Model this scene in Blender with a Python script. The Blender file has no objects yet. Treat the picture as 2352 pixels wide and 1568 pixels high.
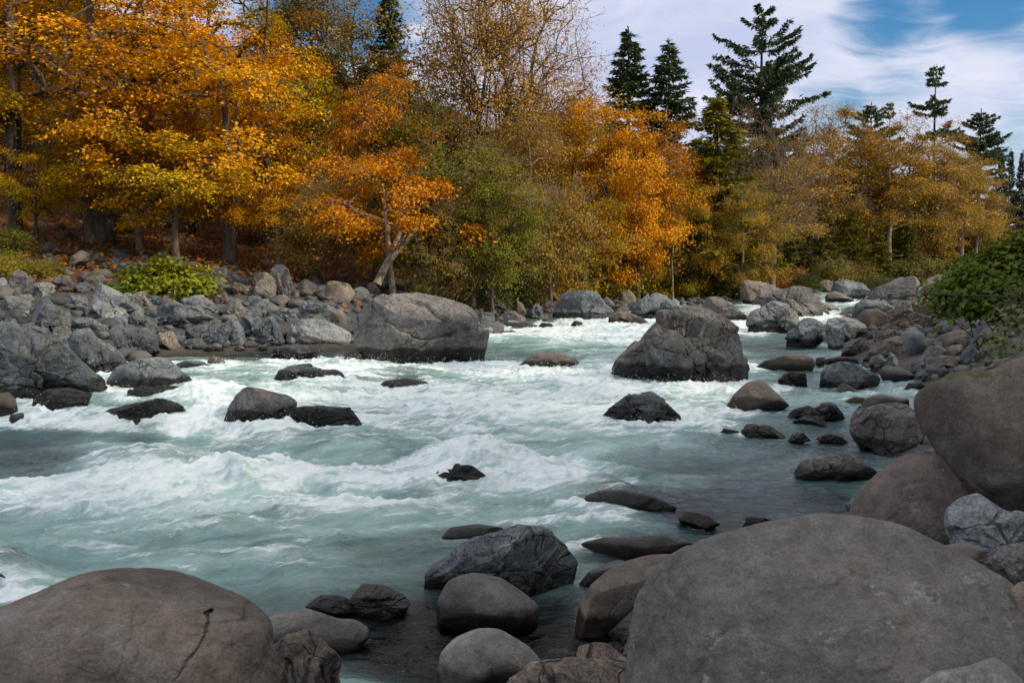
import bpy, bmesh, math, random
import numpy as np
from mathutils import Vector

SC = bpy.context.scene
COL = SC.collection
rnd = random.Random(7)
rng = np.random.default_rng(7)

# ------------------------------------------------------------------ camera
F = 2352 * 35.0 / 36.0            # focal length in units of a 2352 px wide frame
HORIZON = 590.0
CAMZ = 3.0
PITCH = math.atan((HORIZON - 784.0) / F)      # negative = looking down
cam_data = bpy.data.cameras.new('camera')
cam_data.lens = 35; cam_data.sensor_width = 36
cam_data.clip_start = 0.1; cam_data.clip_end = 5000
cam = bpy.data.objects.new('camera', cam_data)
COL.objects.link(cam)
cam.location = (0, 0, CAMZ)
cam.rotation_euler = (math.pi / 2 + PITCH, 0, 0)
SC.camera = cam
CAM = np.array([0, 0, CAMZ], float)
CP, SP = math.cos(PITCH), math.sin(PITCH)

def ray(x, y):
    """unit direction through a point of the photograph (2352 px wide coordinates)"""
    a = (np.asarray(x, float) - 1176) / F
    b = -(np.asarray(y, float) - 784) / F
    d = np.stack([a, CP - b * SP, SP + b * CP], -1)
    return d / np.linalg.norm(d, axis=-1, keepdims=True)

def project(P):
    P = np.asarray(P, float) - CAM
    fy = P[..., 1] * CP + P[..., 2] * SP
    uy = -P[..., 1] * SP + P[..., 2] * CP
    fy = np.maximum(fy, 1e-3)
    return 1176 + F * P[..., 0] / fy, 784 - F * uy / fy

# ------------------------------------------------------------------ noise
def _hash(ix, iy, iz, seed):
    h = (ix.astype(np.int64) * 374761393 + iy.astype(np.int64) * 668265263
         + iz.astype(np.int64) * 1440662683 + seed * 974634777) & 0xFFFFFFFF
    h = ((h ^ (h >> 13)) * 1274126177) & 0xFFFFFFFF
    return (h ^ (h >> 16)) & 0xFFFFFFFF

def noise3(p, seed=0):
    i = np.floor(p); f = p - i
    i = i.astype(np.int64)
    u = f * f * f * (f * (f * 6 - 15) + 10)
    out = 0
    for dx in (0, 1):
        for dy in (0, 1):
            for dz in (0, 1):
                h = _hash(i[:, 0] + dx, i[:, 1] + dy, i[:, 2] + dz, seed)
                g = ((h & 1023) / 511.5 - 1) * (f[:, 0] - dx) + (((h >> 10) & 1023) / 511.5 - 1) * (f[:, 1] - dy) \
                    + (((h >> 20) & 1023) / 511.5 - 1) * (f[:, 2] - dz)
                w = (u[:, 0] if dx else 1 - u[:, 0]) * (u[:, 1] if dy else 1 - u[:, 1]) * (u[:, 2] if dz else 1 - u[:, 2])
                out = out + w * g
    return out

def noise2(x, y, seed=0):
    ix = np.floor(x); iy = np.floor(y)
    fx = x - ix; fy = y - iy
    ix = ix.astype(np.int64); iy = iy.astype(np.int64)
    ux = fx * fx * fx * (fx * (fx * 6 - 15) + 10); uy = fy * fy * fy * (fy * (fy * 6 - 15) + 10)
    out = 0
    z = np.zeros_like(ix)
    for dx in (0, 1):
        for dy in (0, 1):
            h = _hash(ix + dx, iy + dy, z, seed)
            g = ((h & 1023) / 511.5 - 1) * (fx - dx) + (((h >> 10) & 1023) / 511.5 - 1) * (fy - dy)
            out = out + (ux if dx else 1 - ux) * (uy if dy else 1 - uy) * g
    return out * 1.3

def fbm3(p, oct=4, seed=0, gain=0.5):
    a, s, o = 1.0, 1.0, 0
    for k in range(oct):
        o = o + a * noise3(p * s + k * 17.3, seed + k); a *= gain; s *= 2.03
    return o

def fbm2(x, y, oct=4, seed=0, gain=0.5):
    a, s, o = 1.0, 1.0, 0
    for k in range(oct):
        o = o + a * noise2(x * s + k * 17.3, y * s + k * 9.1, seed + k); a *= gain; s *= 2.03
    return o

def smooth(a, b, x):
    t = np.clip((x - a) / (b - a), 0, 1)
    return t * t * (3 - 2 * t)

# ------------------------------------------------------------------ terrain
LEFT = np.array([(-60, 17), (-30, 19), (-11.6, 22.5), (-10.5, 30.5), (-5.5, 33.0), (-1, 36), (1.9, 46), (8.5, 53.5), (17.5, 66),
                 (34, 92), (75, 130), (140, 170)], float)
RIGHT = np.array([(-60, 2.6), (-3, 2.9), (0.8, 3.4), (2.3, 7.2), (3.3, 11.0), (4.9, 12.5), (5.9, 15), (8.9, 22), (9.9, 30),
                  (11.4, 38), (16, 50), (24, 70), (42, 95), (90, 130), (150, 160)], float)

def sdist(poly, x, y):
    """signed distance to a polyline, positive on its left side walking along it"""
    best = np.full(np.shape(x), 1e9); sg = np.ones(np.shape(x))
    for (ax, ay), (bx, by) in zip(poly[:-1], poly[1:]):
        dx, dy = bx - ax, by - ay
        t = np.clip(((x - ax) * dx + (y - ay) * dy) / (dx * dx + dy * dy), 0, 1)
        ex, ey = x - ax - t * dx, y - ay - t * dy
        d = np.hypot(ex, ey)
        s = np.sign(dx * (y - ay) - dy * (x - ax))
        m = d < best
        best = np.where(m, d, best); sg = np.where(m, s, sg)
    return best * sg

def terrain(x, y):
    x = np.asarray(x, float); y = np.asarray(y, float)
    dl = sdist(LEFT, x, y)
    dr = -sdist(RIGHT, x, y)
    sl = 0.055 + 0.115 * smooth(6, -9, x) 
    zl = np.where(dl > 0, sl * dl, 0.22 * dl)
    zl = zl + 0.28 * np.maximum(0, dl - 30) * smooth(45, -5, x) * smooth(200, 60, dl) + 0.05 * np.maximum(0, dl - 45)
    zr = np.where(dr > 0, 1.9 * (1 - np.exp(-0.42 * dr / 1.9)), 0.25 * dr)
    zr = zr + 0.75 * np.exp(-((x - 4.5) ** 2 + (y - 7.0) ** 2) / 2.2)
    # the bank is lower and flatter further upstream
    zr = np.where(dr > 0, zr * (0.45 + 0.55 * smooth(60, 26, y)), zr)
    z = np.maximum(zl, zr)
    return np.maximum(z, -0.75)

def water_base(x, y):
    """level of the river: a small step down across the left channel"""
    x = np.asarray(x, float); y = np.asarray(y, float)
    line = 15.9 + 0.10 * (x + 6)
    return 0.26 * smooth(line, line + 1.1, y) * smooth(-2.6, -4.4, x) * smooth(30, 22, y)

def ground(x, y):
    return np.maximum(terrain(x, y), water_base(x, y))

_T = np.concatenate([np.linspace(2.5, 60, 1400), np.linspace(60.1, 230, 900)])
def hit(px, py):
    """where the line of sight through a point of the photograph meets the ground or the water"""
    d = ray(px, py)
    P = CAM + _T[:, None] * d
    below = P[:, 2] < ground(P[:, 0], P[:, 1])
    k = int(np.argmax(below)) if below.any() else len(_T) - 1
    return P[k]

# ------------------------------------------------------------------ mesh helpers
def np_mesh(name, verts, faces, smooth_shade=True, mat=None):
    """faces: one array (n,k) or a list of arrays of different k"""
    if isinstance(faces, np.ndarray): faces = [faces]
    me = bpy.data.meshes.new(name)
    verts = np.ascontiguousarray(verts, np.float32)
    me.vertices.add(len(verts)); me.vertices.foreach_set('co', verts.ravel())
    nl = sum(f.size for f in faces); nf = sum(len(f) for f in faces)
    me.loops.add(nl); me.polygons.add(nf)
    me.loops.foreach_set('vertex_index', np.concatenate([f.ravel() for f in faces]).astype(np.int32))
    starts, o = [], 0
    for f in faces:
        starts.append(o + np.arange(len(f)) * f.shape[1]); o += f.size
    me.polygons.foreach_set('loop_start', np.concatenate(starts).astype(np.int32))
    me.update(calc_edges=True)
    if smooth_shade:
        me.polygons.foreach_set('use_smooth', np.ones(nf, bool))
    if mat: me.materials.append(mat)
    return me

def link(name, me, parent=None, loc=None):
    o = bpy.data.objects.new(name, me); COL.objects.link(o)
    if parent is not None: o.parent = parent
    if loc is not None: o.location = loc
    return o

def tag(o, label=None, cat=None, group=None, kind=None):
    if label: o['label'] = label
    if cat: o['category'] = cat
    if group: o['group'] = group
    if kind: o['kind'] = kind
    return o

_ico = {}
def ico(n):
    if n not in _ico:
        bm = bmesh.new(); bmesh.ops.create_icosphere(bm, subdivisions=n, radius=1.0)
        bm.verts.ensure_lookup_table()
        v = np.array([q.co[:] for q in bm.verts]); f = np.array([[q.index for q in p.verts] for p in bm.faces])
        bm.free(); _ico[n] = (v, f)
    return _ico[n]

def tubes(P0, P1, r0, r1, sides):
    """tapered prisms, all at once"""
    n = len(P0)
    d = P1 - P0; L = np.linalg.norm(d, axis=1, keepdims=True); d = d / np.maximum(L, 1e-6)
    ref = np.where(np.abs(d[:, 2:3]) > 0.9, np.array([[1.0, 0, 0]]), np.array([[0, 0, 1.0]]))
    a = np.cross(d, ref); a /= np.linalg.norm(a, axis=1, keepdims=True); b = np.cross(d, a)
    ang = np.arange(sides) * 2 * math.pi / sides
    ring = a[:, None, :] * np.cos(ang)[None, :, None] + b[:, None, :] * np.sin(ang)[None, :, None]
    V = np.concatenate([P0[:, None, :] + ring * r0[:, None, None], P1[:, None, :] + ring * r1[:, None, None]], 1).reshape(-1, 3)
    k = np.arange(sides); k2 = (k + 1) % sides
    f = np.stack([k, k2, k2 + sides, k + sides], 1)
    Fq = (np.arange(n)[:, None, None] * 2 * sides + f[None]).reshape(-1, 4)
    return V, Fq

def cards(C, N, T, L, W, fold=0.18):
    """leaf shaped quads: C base points, N normals, T tip directions"""
    T = T - N * np.sum(T * N, 1, keepdims=True); T /= np.maximum(np.linalg.norm(T, axis=1, keepdims=True), 1e-6)
    S = np.cross(N, T)
    L = np.asarray(L).reshape(-1, 1); W = np.asarray(W).reshape(-1, 1)
    mid = C + T * L * 0.42 + N * W * fold
    V = np.stack([C, mid + S * W * 0.5, C + T * L - N * L * 0.12, mid - S * W * 0.5], 1).reshape(-1, 3)
    Fq = np.arange(len(C) * 4).reshape(-1, 4)
    return V, Fq

def merge(parts):
    vs, fs, o = [], {}, 0
    for V, Fq in parts:
        vs.append(V); fs.setdefault(Fq.shape[1], []).append(Fq + o); o += len(V)
    return np.concatenate(vs), [np.concatenate(v) for v in fs.values()]

def unit(v):
    return v / np.maximum(np.linalg.norm(v, axis=-1, keepdims=True), 1e-9)

# ------------------------------------------------------------------ node helpers
class NT:
    def __init__(self, mat_name):
        self.m = bpy.data.materials.new(mat_name); self.m.use_nodes = True
        self.t = self.m.node_tree; self.t.nodes.clear()
        self.out = self.t.nodes.new('ShaderNodeOutputMaterial')
    def n(self, typ, **kw):
        node = self.t.nodes.new(typ)
        for k, v in kw.items():
            if k.startswith('i_'):
                node.inputs[k[2:].replace('_', ' ')].default_value = v
            else: setattr(node, k, v)
        return node
    def l(self, a, b): self.t.links.new(a, b)
    def put(self, sock, v):
        if isinstance(v, bpy.types.NodeSocket): self.l(v, sock)
        elif v is not None:
            if sock.type == 'RGBA' and len(v) == 3: v = (*v, 1)
            if sock.type == 'VECTOR' and not hasattr(v, '__len__'): v = (v, v, v)
            sock.default_value = v
    def math(self, op, a, b=None, c=None, clamp=False):
        q = self.n('ShaderNodeMath', operation=op, use_clamp=clamp)
        for i, v in enumerate((a, b, c)):
            if v is not None: self.put(q.inputs[i], v)
        return q.outputs[0]
    def ramp(self, v, lo, hi, to0=0.0, to1=1.0):
        q = self.n('ShaderNodeMapRange', interpolation_type='SMOOTHSTEP')
        self.put(q.inputs['Value'], v); self.put(q.inputs['From Min'], lo); self.put(q.inputs['From Max'], hi)
        self.put(q.inputs['To Min'], to0); self.put(q.inputs['To Max'], to1)
        return q.outputs[0]
    def mix(self, f, a, b, mode='MIX'):
        q = self.n('ShaderNodeMix', data_type='RGBA', blend_type=mode)
        self.put(q.inputs[0], f); self.put(q.inputs[6], a); self.put(q.inputs[7], b)
        return q.outputs[2]
    def noise(self, vec, scale, detail=3, rough=0.55, dist=0.0, out='Fac'):
        q = self.n('ShaderNodeTexNoise'); self.put(q.inputs['Vector'], vec)
        q.inputs['Scale'].default_value = scale; q.inputs['Detail'].default_value = detail
        q.inputs['Roughness'].default_value = rough; q.inputs['Distortion'].default_value = dist
        return q.outputs[out]
    def vmath(self, op, a, b=None):
        q = self.n('ShaderNodeVectorMath', operation=op); self.put(q.inputs[0], a)
        if b is not None:
            if op == 'SCALE': self.put(q.inputs['Scale'], b)
            else: self.put(q.inputs[1], b)
        return q.outputs['Value'] if op in ('DOT_PRODUCT', 'LENGTH') else q.outputs[0]
    def attr(self, name, kind='GEOMETRY', out='Fac'):
        q = self.n('ShaderNodeAttribute', attribute_type=kind, attribute_name=name)
        return q.outputs[out]
    def bump(self, h, strength, dist, prev=None):
        q = self.n('ShaderNodeBump'); self.put(q.inputs['Height'], h)
        q.inputs['Strength'].default_value = strength; q.inputs['Distance'].default_value = dist
        if prev is not None: self.l(prev, q.inputs['Normal'])
        return q.outputs[0]
# ================================================================== materials
def rock_material(name, fractured):
    t = NT(name)
    oi = t.n('ShaderNodeObjectInfo')
    tc = t.n('ShaderNodeTexCoord')
    geo = t.n('ShaderNodeNewGeometry')
    off = t.math('MULTIPLY', oi.outputs['Random'], 60.0)
    P = t.vmath('ADD', tc.outputs['Object'], off)
    warp = t.vmath('SCALE', t.vmath('SUBTRACT', t.noise(P, 1.1, 3, out='Color'), (0.5, 0.5, 0.5)), 0.9)
    Pw = t.vmath('ADD', P, warp)
    col = oi.outputs['Color']
    big = t.noise(Pw, 0.9, 4, 0.6)
    col = t.mix(1.0, col, t.mix(t.ramp(big, 0.32, 0.68), (0.62, 0.62, 0.66), (1.34, 1.30, 1.24)), 'MULTIPLY')
    # warm iron staining and cool mineral patches
    st = t.ramp(t.noise(t.vmath('ADD', Pw, 11.0), 1.3, 4, 0.65), 0.52, 0.72)
    col = t.mix(t.math('MULTIPLY', st, 0.55 if fractured else 0.36), col, (0.108, 0.083, 0.070))
    cl = t.ramp(t.noise(t.vmath('ADD', Pw, 31.0), 1.9, 4, 0.6), 0.52, 0.75)
    col = t.mix(t.math('MULTIPLY', cl, 0.6), col, (0.15, 0.175, 0.185) if fractured else (0.20, 0.19, 0.185))
    mid = t.noise(P, 9.0, 5, 0.72)
    col = t.mix(1.0, col, t.mix(t.ramp(mid, 0.3, 0.7), *(((0.66,) * 3, (1.3,) * 3) if fractured else ((0.74,) * 3, (1.22,) * 3))), 'MULTIPLY')
    fine = t.noise(P, 70.0 if not fractured else 45.0, 3, 0.75)
    col = t.mix(1.0, col, t.mix(t.ramp(fine, 0.34, 0.66), *(((0.66,) * 3, (1.36,) * 3) if fractured else ((0.80,) * 3, (1.2,) * 3))), 'MULTIPLY')
    # pale lichen
    li = t.math('MULTIPLY', t.ramp(t.noise(P, 5.0, 5, 0.8), 0.60, 0.66), t.ramp(t.noise(P, 0.8, 2), 0.46, 0.6))
    li = t.math('MULTIPLY', li, t.attr('lichen', 'OBJECT'))
    col = t.mix(t.math('MULTIPLY', li, 0.75), col, (0.36, 0.37, 0.33))
    # cracks
    vo = t.n('ShaderNodeTexVoronoi', feature='DISTANCE_TO_EDGE'); t.l(Pw, vo.inputs['Vector']); vo.inputs['Scale'].default_value = 1.5 if fractured else 0.55
    vo2 = t.n('ShaderNodeTexVoronoi', feature='DISTANCE_TO_EDGE'); t.l(t.vmath('MULTIPLY', Pw, (1.0, 1.0, 2.2)), vo2.inputs['Vector']); vo2.inputs['Scale'].default_value = 3.6 if fractured else 1.1
    c1 = t.ramp(vo.outputs['Distance'], 0.0, 0.022 if fractured else 0.008, 1.0, 0.0)
    c2 = t.ramp(vo2.outputs['Distance'], 0.0, 0.035 if fractured else 0.01, 1.0, 0.0)
    brk = t.ramp(t.noise(P, 1.7, 3), 0.42, 0.58)
    brk2 = t.ramp(t.noise(t.vmath('ADD', P, 5.0), 2.3, 3), 0.5, 0.64)
    crack = t.math('MAXIMUM', t.math('MULTIPLY', c1, brk), t.math('MULTIPLY', c2, brk2), clamp=True)
    if not fractured: crack = t.math('MULTIPLY', crack, 0.12)
    col = t.mix(t.math('MULTIPLY', crack, 0.85), col, (0.018, 0.017, 0.016))
    # quartz veins on the fractured rock
    if fractured:
        vv = t.n('ShaderNodeTexVoronoi', feature='DISTANCE_TO_EDGE'); t.l(t.vmath('ADD', Pw, 23.0), vv.inputs['Vector']); vv.inputs['Scale'].default_value = 1.1
        v1 = t.math('MULTIPLY', t.ramp(vv.outputs['Distance'], 0.0, 0.02, 1.0, 0.0), t.ramp(t.noise(P, 2.9, 2), 0.52, 0.62))
        col = t.mix(t.math('MULTIPLY', v1, 0.5), col, (0.34, 0.35, 0.34))
    # moss and black crust on the tops
    nz = t.n('ShaderNodeSeparateXYZ'); t.l(geo.outputs['Normal'], nz.inputs[0])
    moss = t.math('MULTIPLY', t.ramp(nz.outputs['Z'], 0.3, 0.8), t.ramp(t.math('ADD', t.noise(P, 2.2, 5, 0.7), t.math('MULTIPLY', t.attr('moss', 'OBJECT'), 0.17)), 0.60, 0.67))
    moss = t.math('MULTIPLY', moss, t.math('GREATER_THAN', t.attr('moss', 'OBJECT'), 0.01))
    mcol = t.mix(t.noise(P, 20, 2), (0.022, 0.028, 0.006), (0.085, 0.075, 0.018))
    col = t.mix(moss, col, mcol)
    # wet and algae-dark close to the water
    pz = t.n('ShaderNodeSeparateXYZ'); t.l(geo.outputs['Position'], pz.inputs[0])
    lvl = t.math('ADD', pz.outputs['Z'], t.math('MULTIPLY', t.math('SUBTRACT', t.noise(geo.outputs['Position'], 2.2, 4, 0.65), 0.5), 0.34))
    wl = t.attr('wet', 'OBJECT')
    wet = t.ramp(t.math('SUBTRACT', lvl, wl), -0.02, 0.07, 1.0, 0.0)
    wet = t.math('MAXIMUM', wet, t.math('MULTIPLY', t.math('GREATER_THAN', wl, 0.9), 0.9))
    col = t.mix(wet, col, t.mix(1.0, col, (0.17, 0.155, 0.145), 'MULTIPLY'))
    rough = t.ramp(wet, 0.0, 1.0, 0.78, 0.36)
    bs = t.n('ShaderNodeBsdfPrincipled'); t.l(col, bs.inputs['Base Color']); t.l(rough, bs.inputs['Roughness'])
    bs.inputs['Specular IOR Level'].default_value = 0.30
    b = t.bump(t.noise(Pw, 2.6, 5, 0.62), 0.55 if fractured else 0.3, 0.16)
    b = t.bump(mid, 0.5 if fractured else 0.28, 0.05, b)
    b = t.bump(fine, 0.38 if fractured else 0.32, 0.012, b)
    b = t.bump(t.math('SUBTRACT', 1.0, crack), 0.8, 0.03, b)
    t.l(b, bs.inputs['Normal']); t.l(bs.outputs[0], t.out.inputs[0])
    return t.m

M_FRAC = rock_material('fractured_rock', True)
M_SMOOTH = rock_material('water_worn_rock', False)

def leaf_material(name, transl=0.35):
    t = NT(name)
    oi = t.n('ShaderNodeObjectInfo'); tc = t.n('ShaderNodeTexCoord'); geo = t.n('ShaderNodeNewGeometry')
    r = geo.outputs['Random Per Island']
    nz = t.ramp(t.noise(tc.outputs['Object'], 0.42, 3, 0.6), 0.36, 0.64)
    f = t.math('ADD', t.math('MULTIPLY', nz, 0.75), t.math('MULTIPLY', t.math('SUBTRACT', r, 0.5), 0.9), clamp=True)
    col = t.mix(f, oi.outputs['Color'], t.attr('tint', 'OBJECT', 'Color'))
    r2 = t.math('FRACT', t.math('MULTIPLY', r, 91.7))
    hs = t.n('ShaderNodeHueSaturation'); t.l(col, hs.inputs['Color'])
    t.l(t.math('ADD', 0.482, t.math('MULTIPLY', r2, 0.036)), hs.inputs['Hue'])
    t.l(t.math('ADD', 0.74, t.math('MULTIPLY', t.math('FRACT', t.math('MULTIPLY', r, 37.3)), 0.5)), hs.inputs['Value'])
    d = t.n('ShaderNodeBsdfDiffuse'); t.l(hs.outputs[0], d.inputs[0])
    tr = t.n('ShaderNodeBsdfTranslucent'); t.l(hs.outputs[0], tr.inputs[0])
    g = t.n('ShaderNodeBsdfGlossy'); g.inputs['Roughness'].default_value = 0.45; g.inputs['Color'].default_value = (1, 1, 1, 1)
    m1 = t.n('ShaderNodeMixShader'); m1.inputs[0].default_value = transl; t.l(d.outputs[0], m1.inputs[1]); t.l(tr.outputs[0], m1.inputs[2])
    m2 = t.n('ShaderNodeMixShader'); m2.inputs[0].default_value = 0.008; t.l(m1.outputs[0], m2.inputs[1]); t.l(g.outputs[0], m2.inputs[2])
    t.l(m2.outputs[0], t.out.inputs[0])
    return t.m
M_LEAF = leaf_material('leaf', 0.24)
M_NEEDLE = leaf_material('needle', 0.15)

def bark_material():
    t = NT('bark')
    oi = t.n('ShaderNodeObjectInfo'); tc = t.n('ShaderNodeTexCoord'); geo = t.n('ShaderNodeNewGeometry')
    P = t.vmath('MULTIPLY', tc.outputs['Object'], (1, 1, 0.3))
    n1 = t.noise(P, 6.0, 5, 0.7)
    col = t.mix(1.0, oi.outputs['Color'], t.mix(t.ramp(n1, 0.3, 0.7), (0.45, 0.42, 0.4), (1.5, 1.45, 1.4)), 'MULTIPLY')
    ms = t.ramp(t.noise(tc.outputs['Object'], 1.1, 4, 0.7), 0.52, 0.62)
    col = t.mix(t.math('MULTIPLY', ms, 0.6), col, (0.035, 0.032, 0.012))
    bs = t.n('ShaderNodeBsdfPrincipled'); t.l(col, bs.inputs['Base Color']); bs.inputs['Roughness'].default_value = 0.85
    t.l(t.bump(n1, 0.7, 0.06), bs.inputs['Normal']); t.l(bs.outputs[0], t.out.inputs[0])
    return t.m
M_BARK = bark_material()

def ground_material():
    t = NT('ground')
    geo = t.n('ShaderNodeNewGeometry'); P = geo.outputs['Position']
    vo = t.n('ShaderNodeTexVoronoi'); t.l(P, vo.inputs['Vector']); vo.inputs['Scale'].default_value = 13.0
    stone = t.mix(1.0, t.mix(t.noise(P, 0.5, 3), (0.04, 0.042, 0.044), (0.085, 0.075, 0.065)), t.mix(t.math('FRACT', t.math('MULTIPLY', t.vmath('LENGTH', vo.outputs['Color']), 7.3)), (0.7, 0.7, 0.7), (1.25, 1.22, 1.2)), 'MULTIPLY')
    lit = t.noise(P, 14.0, 4, 0.75)
    litter = t.mix(t.ramp(lit, 0.36, 0.66), (0.018, 0.010, 0.005), (0.17, 0.070, 0.018))
    mo = t.ramp(t.noise(P, 0.8, 4, 0.65), 0.5, 0.66)
    litter = t.mix(t.math('MULTIPLY', mo, 0.8), litter, (0.030, 0.030, 0.008))
    f = t.attr('forest')
    f = t.ramp(t.math('ADD', f, t.math('MULTIPLY', t.math('SUBTRACT', t.noise(P, 1.2, 4), 0.5), 0.8)), 0.35, 0.65)
    col = t.mix(f, stone, litter)
    pz = t.n('ShaderNodeSeparateXYZ'); t.l(P, pz.inputs[0])
    w = t.ramp(pz.outputs['Z'], -0.02, 0.12, 1.0, 0.0)
    col = t.mix(w, col, t.mix(1.0, col, (0.42, 0.36, 0.25), 'MULTIPLY'))
    bs = t.n('ShaderNodeBsdfPrincipled'); t.l(col, bs.inputs['Base Color']); bs.inputs['Roughness'].default_value = 0.9
    b = t.bump(vo.outputs['Distance'], -1.0, 0.10); b = t.bump(lit, 0.7, 0.08, b)
    t.l(b, bs.inputs['Normal']); t.l(bs.outputs[0], t.out.inputs[0])
    return t.m
M_GROUND = ground_material()

def water_material():
    t = NT('river_water')
    geo = t.n('ShaderNodeNewGeometry'); P = geo.outputs['Position']
    ro = t.n('ShaderNodeVectorRotate', rotation_type='Z_AXIS'); t.l(P, ro.inputs['Vector']); ro.inputs['Angle'].default_value = -0.40
    Pf = t.vmath('MULTIPLY', ro.outputs[0], (0.30, 1.0, 0.6))
    wv = t.vmath('SCALE', t.vmath('SUBTRACT', t.noise(Pf, 1.5, 4, 0.6, out='Color'), (0.5, 0.5, 0.5)), 0.55)
    Pw = t.vmath('ADD', Pf, wv)
    foam = t.attr('foam'); aer = t.attr('aerated'); clear = t.attr('clear')
    lace = t.noise(Pw, 3.4, 9, 0.70, 0.35)
    lace2 = t.noise(t.vmath('ADD', Pw, 9.0), 11.0, 7, 0.74, 0.5)
    pat = t.math('ADD', t.math('MULTIPLY', lace, 0.7), t.math('MULTIPLY', lace2, 0.3))
    thr = t.math('SUBTRACT', 0.715, t.math('MULTIPLY', foam, 0.34))
    ff = t.ramp(pat, t.math('SUBTRACT', thr, 0.06), t.math('ADD', thr, 0.09))
    ff = t.math('MULTIPLY', ff, t.ramp(foam, 0.02, 0.25))
    deep = t.mix(t.ramp(t.noise(P, 0.7, 3), 0.35, 0.65), (0.014, 0.028, 0.036), (0.030, 0.056, 0.068))
    teal = t.mix(t.ramp(t.noise(Pw, 1.1, 5, 0.6), 0.33, 0.68), (0.085, 0.185, 0.180), (0.36, 0.53, 0.51))
    milk = t.math('MULTIPLY', t.ramp(foam, 0.22, 0.80), t.ramp(t.noise(t.vmath('ADD', Pw, 3.0), 2.2, 6, 0.62, 0.3), 0.30, 0.64))
    teal = t.mix(t.math('MULTIPLY', milk, 0.62), teal, (0.60, 0.75, 0.74))
    wc = t.mix(aer, deep, teal)
    bs = t.n('ShaderNodeBsdfPrincipled'); t.l(wc, bs.inputs['Base Color'])
    bs.inputs['Roughness'].default_value = 0.10; bs.inputs['IOR'].default_value = 1.333
    rip = t.noise(t.vmath('MULTIPLY', P, (0.8, 1.3, 1.0)), 5.0, 5, 0.6, 0.6)
    rip2 = t.noise(t.vmath('MULTIPLY', P, (0.9, 1.2, 1.0)), 22.0, 3, 0.6, 0.4)
    nb = t.bump(rip, 0.6, 0.12); nb = t.bump(rip2, 0.3, 0.02, nb)
    t.l(nb, bs.inputs['Normal'])
    # clear shallow water over the bed
    fr = t.n('ShaderNodeFresnel'); fr.inputs['IOR'].default_value = 1.333; t.l(nb, fr.inputs['Normal'])
    tp = t.n('ShaderNodeBsdfTransparent'); tp.inputs['Color'].default_value = (0.44, 0.42, 0.30, 1)
    gl = t.n('ShaderNodeBsdfGlossy'); gl.inputs['Roughness'].default_value = 0.04; t.l(nb, gl.inputs['Normal'])
    cm = t.n('ShaderNodeMixShader'); t.l(fr.outputs[0], cm.inputs[0]); t.l(tp.outputs[0], cm.inputs[1]); t.l(gl.outputs[0], cm.inputs[2])
    m0 = t.n('ShaderNodeMixShader'); t.l(clear, m0.inputs[0]); t.l(bs.outputs[0], m0.inputs[1]); t.l(cm.outputs[0], m0.inputs[2])
    fo = t.n('ShaderNodeBsdfPrincipled')
    fc = t.mix(t.ramp(lace2, 0.3, 0.7), (0.58, 0.69, 0.70), (0.80, 0.84, 0.86))
    t.l(fc, fo.inputs['Base Color']); fo.inputs['Roughness'].default_value = 0.55
    fb = t.bump(pat, 0.45, 0.06); t.l(fb, fo.inputs['Normal'])
    m1 = t.n('ShaderNodeMixShader'); t.l(ff, m1.inputs[0]); t.l(m0.outputs[0], m1.inputs[1]); t.l(fo.outputs[0], m1.inputs[2])
    t.l(m1.outputs[0], t.out.inputs[0])
    return t.m
M_WATER = water_material()

def plain(name, col, rough=0.6):
    t = NT(name); geo = t.n('ShaderNodeNewGeometry')
    c = t.mix(t.noise(geo.outputs['Position'], 6, 3), tuple(v * 0.8 for v in col), tuple(min(1, v * 1.2) for v in col))
    bs = t.n('ShaderNodeBsdfPrincipled'); t.l(c, bs.inputs['Base Color']); bs.inputs['Roughness'].default_value = rough
    t.l(bs.outputs[0], t.out.inputs[0]); return t.m
M_SPRAY = plain('spray_drops', (0.78, 0.82, 0.84), 0.3)
# ================================================================== rocks traced one by one
REG = {4: (0.3335, 0.0, 0.3335, 516.8), 5: (0.3335, 784.4, 0.3335, 574.2), 6: (0.333, 1568.7, 0.333, 545.5),
       7: (0.5, 0.0, 0.5, 1033.6), 8: (0.5, 1176.0, 0.5, 1033.6), 0: (1.0, 0.0, 1.0, 0.0)}
TINT = {'g': (0.128, 0.148, 0.160), 'd': (0.074, 0.084, 0.091), 'p': (0.205, 0.220, 0.225), 't': (0.215, 0.178, 0.145),
        'b': (0.118, 0.095, 0.079), 'w': (0.146, 0.137, 0.130), 'k': (0.030, 0.030, 0.030)}

def outline_radius(poly, c, hw, hh, nang=720, sig=3.0):
    q = (poly - c) / np.array([hw, hh])
    th = np.arange(nang) * 2 * math.pi / nang
    d = np.stack([np.cos(th), np.sin(th)], 1)
    r = np.full(nang, 0.02)
    for a, b in zip(q, np.roll(q, -1, 0)):
        e = b - a
        den = d[:, 0] * e[1] - d[:, 1] * e[0]
        den = np.where(np.abs(den) < 1e-9, 1e-9, den)
        t = (a[0] * e[1] - a[1] * e[0]) / den
        s = (a[0] * d[:, 1] - a[1] * d[:, 0]) / den
        ok = (t > 0) & (s >= -1e-6) & (s <= 1 + 1e-6)
        r = np.where(ok, np.maximum(r, t), r)
    k = np.arange(-30, 31); g = np.exp(-0.5 * (k * 360 / nang / sig) ** 2); g /= g.sum()
    return np.convolve(np.concatenate([r[-30:], r, r[:30]]), g, 'valid')

def area_centroid(p):
    x, y = p[:, 0], p[:, 1]; x2, y2 = np.roll(x, -1), np.roll(y, -1)
    cr = x * y2 - x2 * y; A = cr.sum() / 2
    if abs(A) < 1e-9: return p.mean(0)
    return np.array([((x + x2) * cr).sum(), ((y + y2) * cr).sum()]) / (6 * A)

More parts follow.
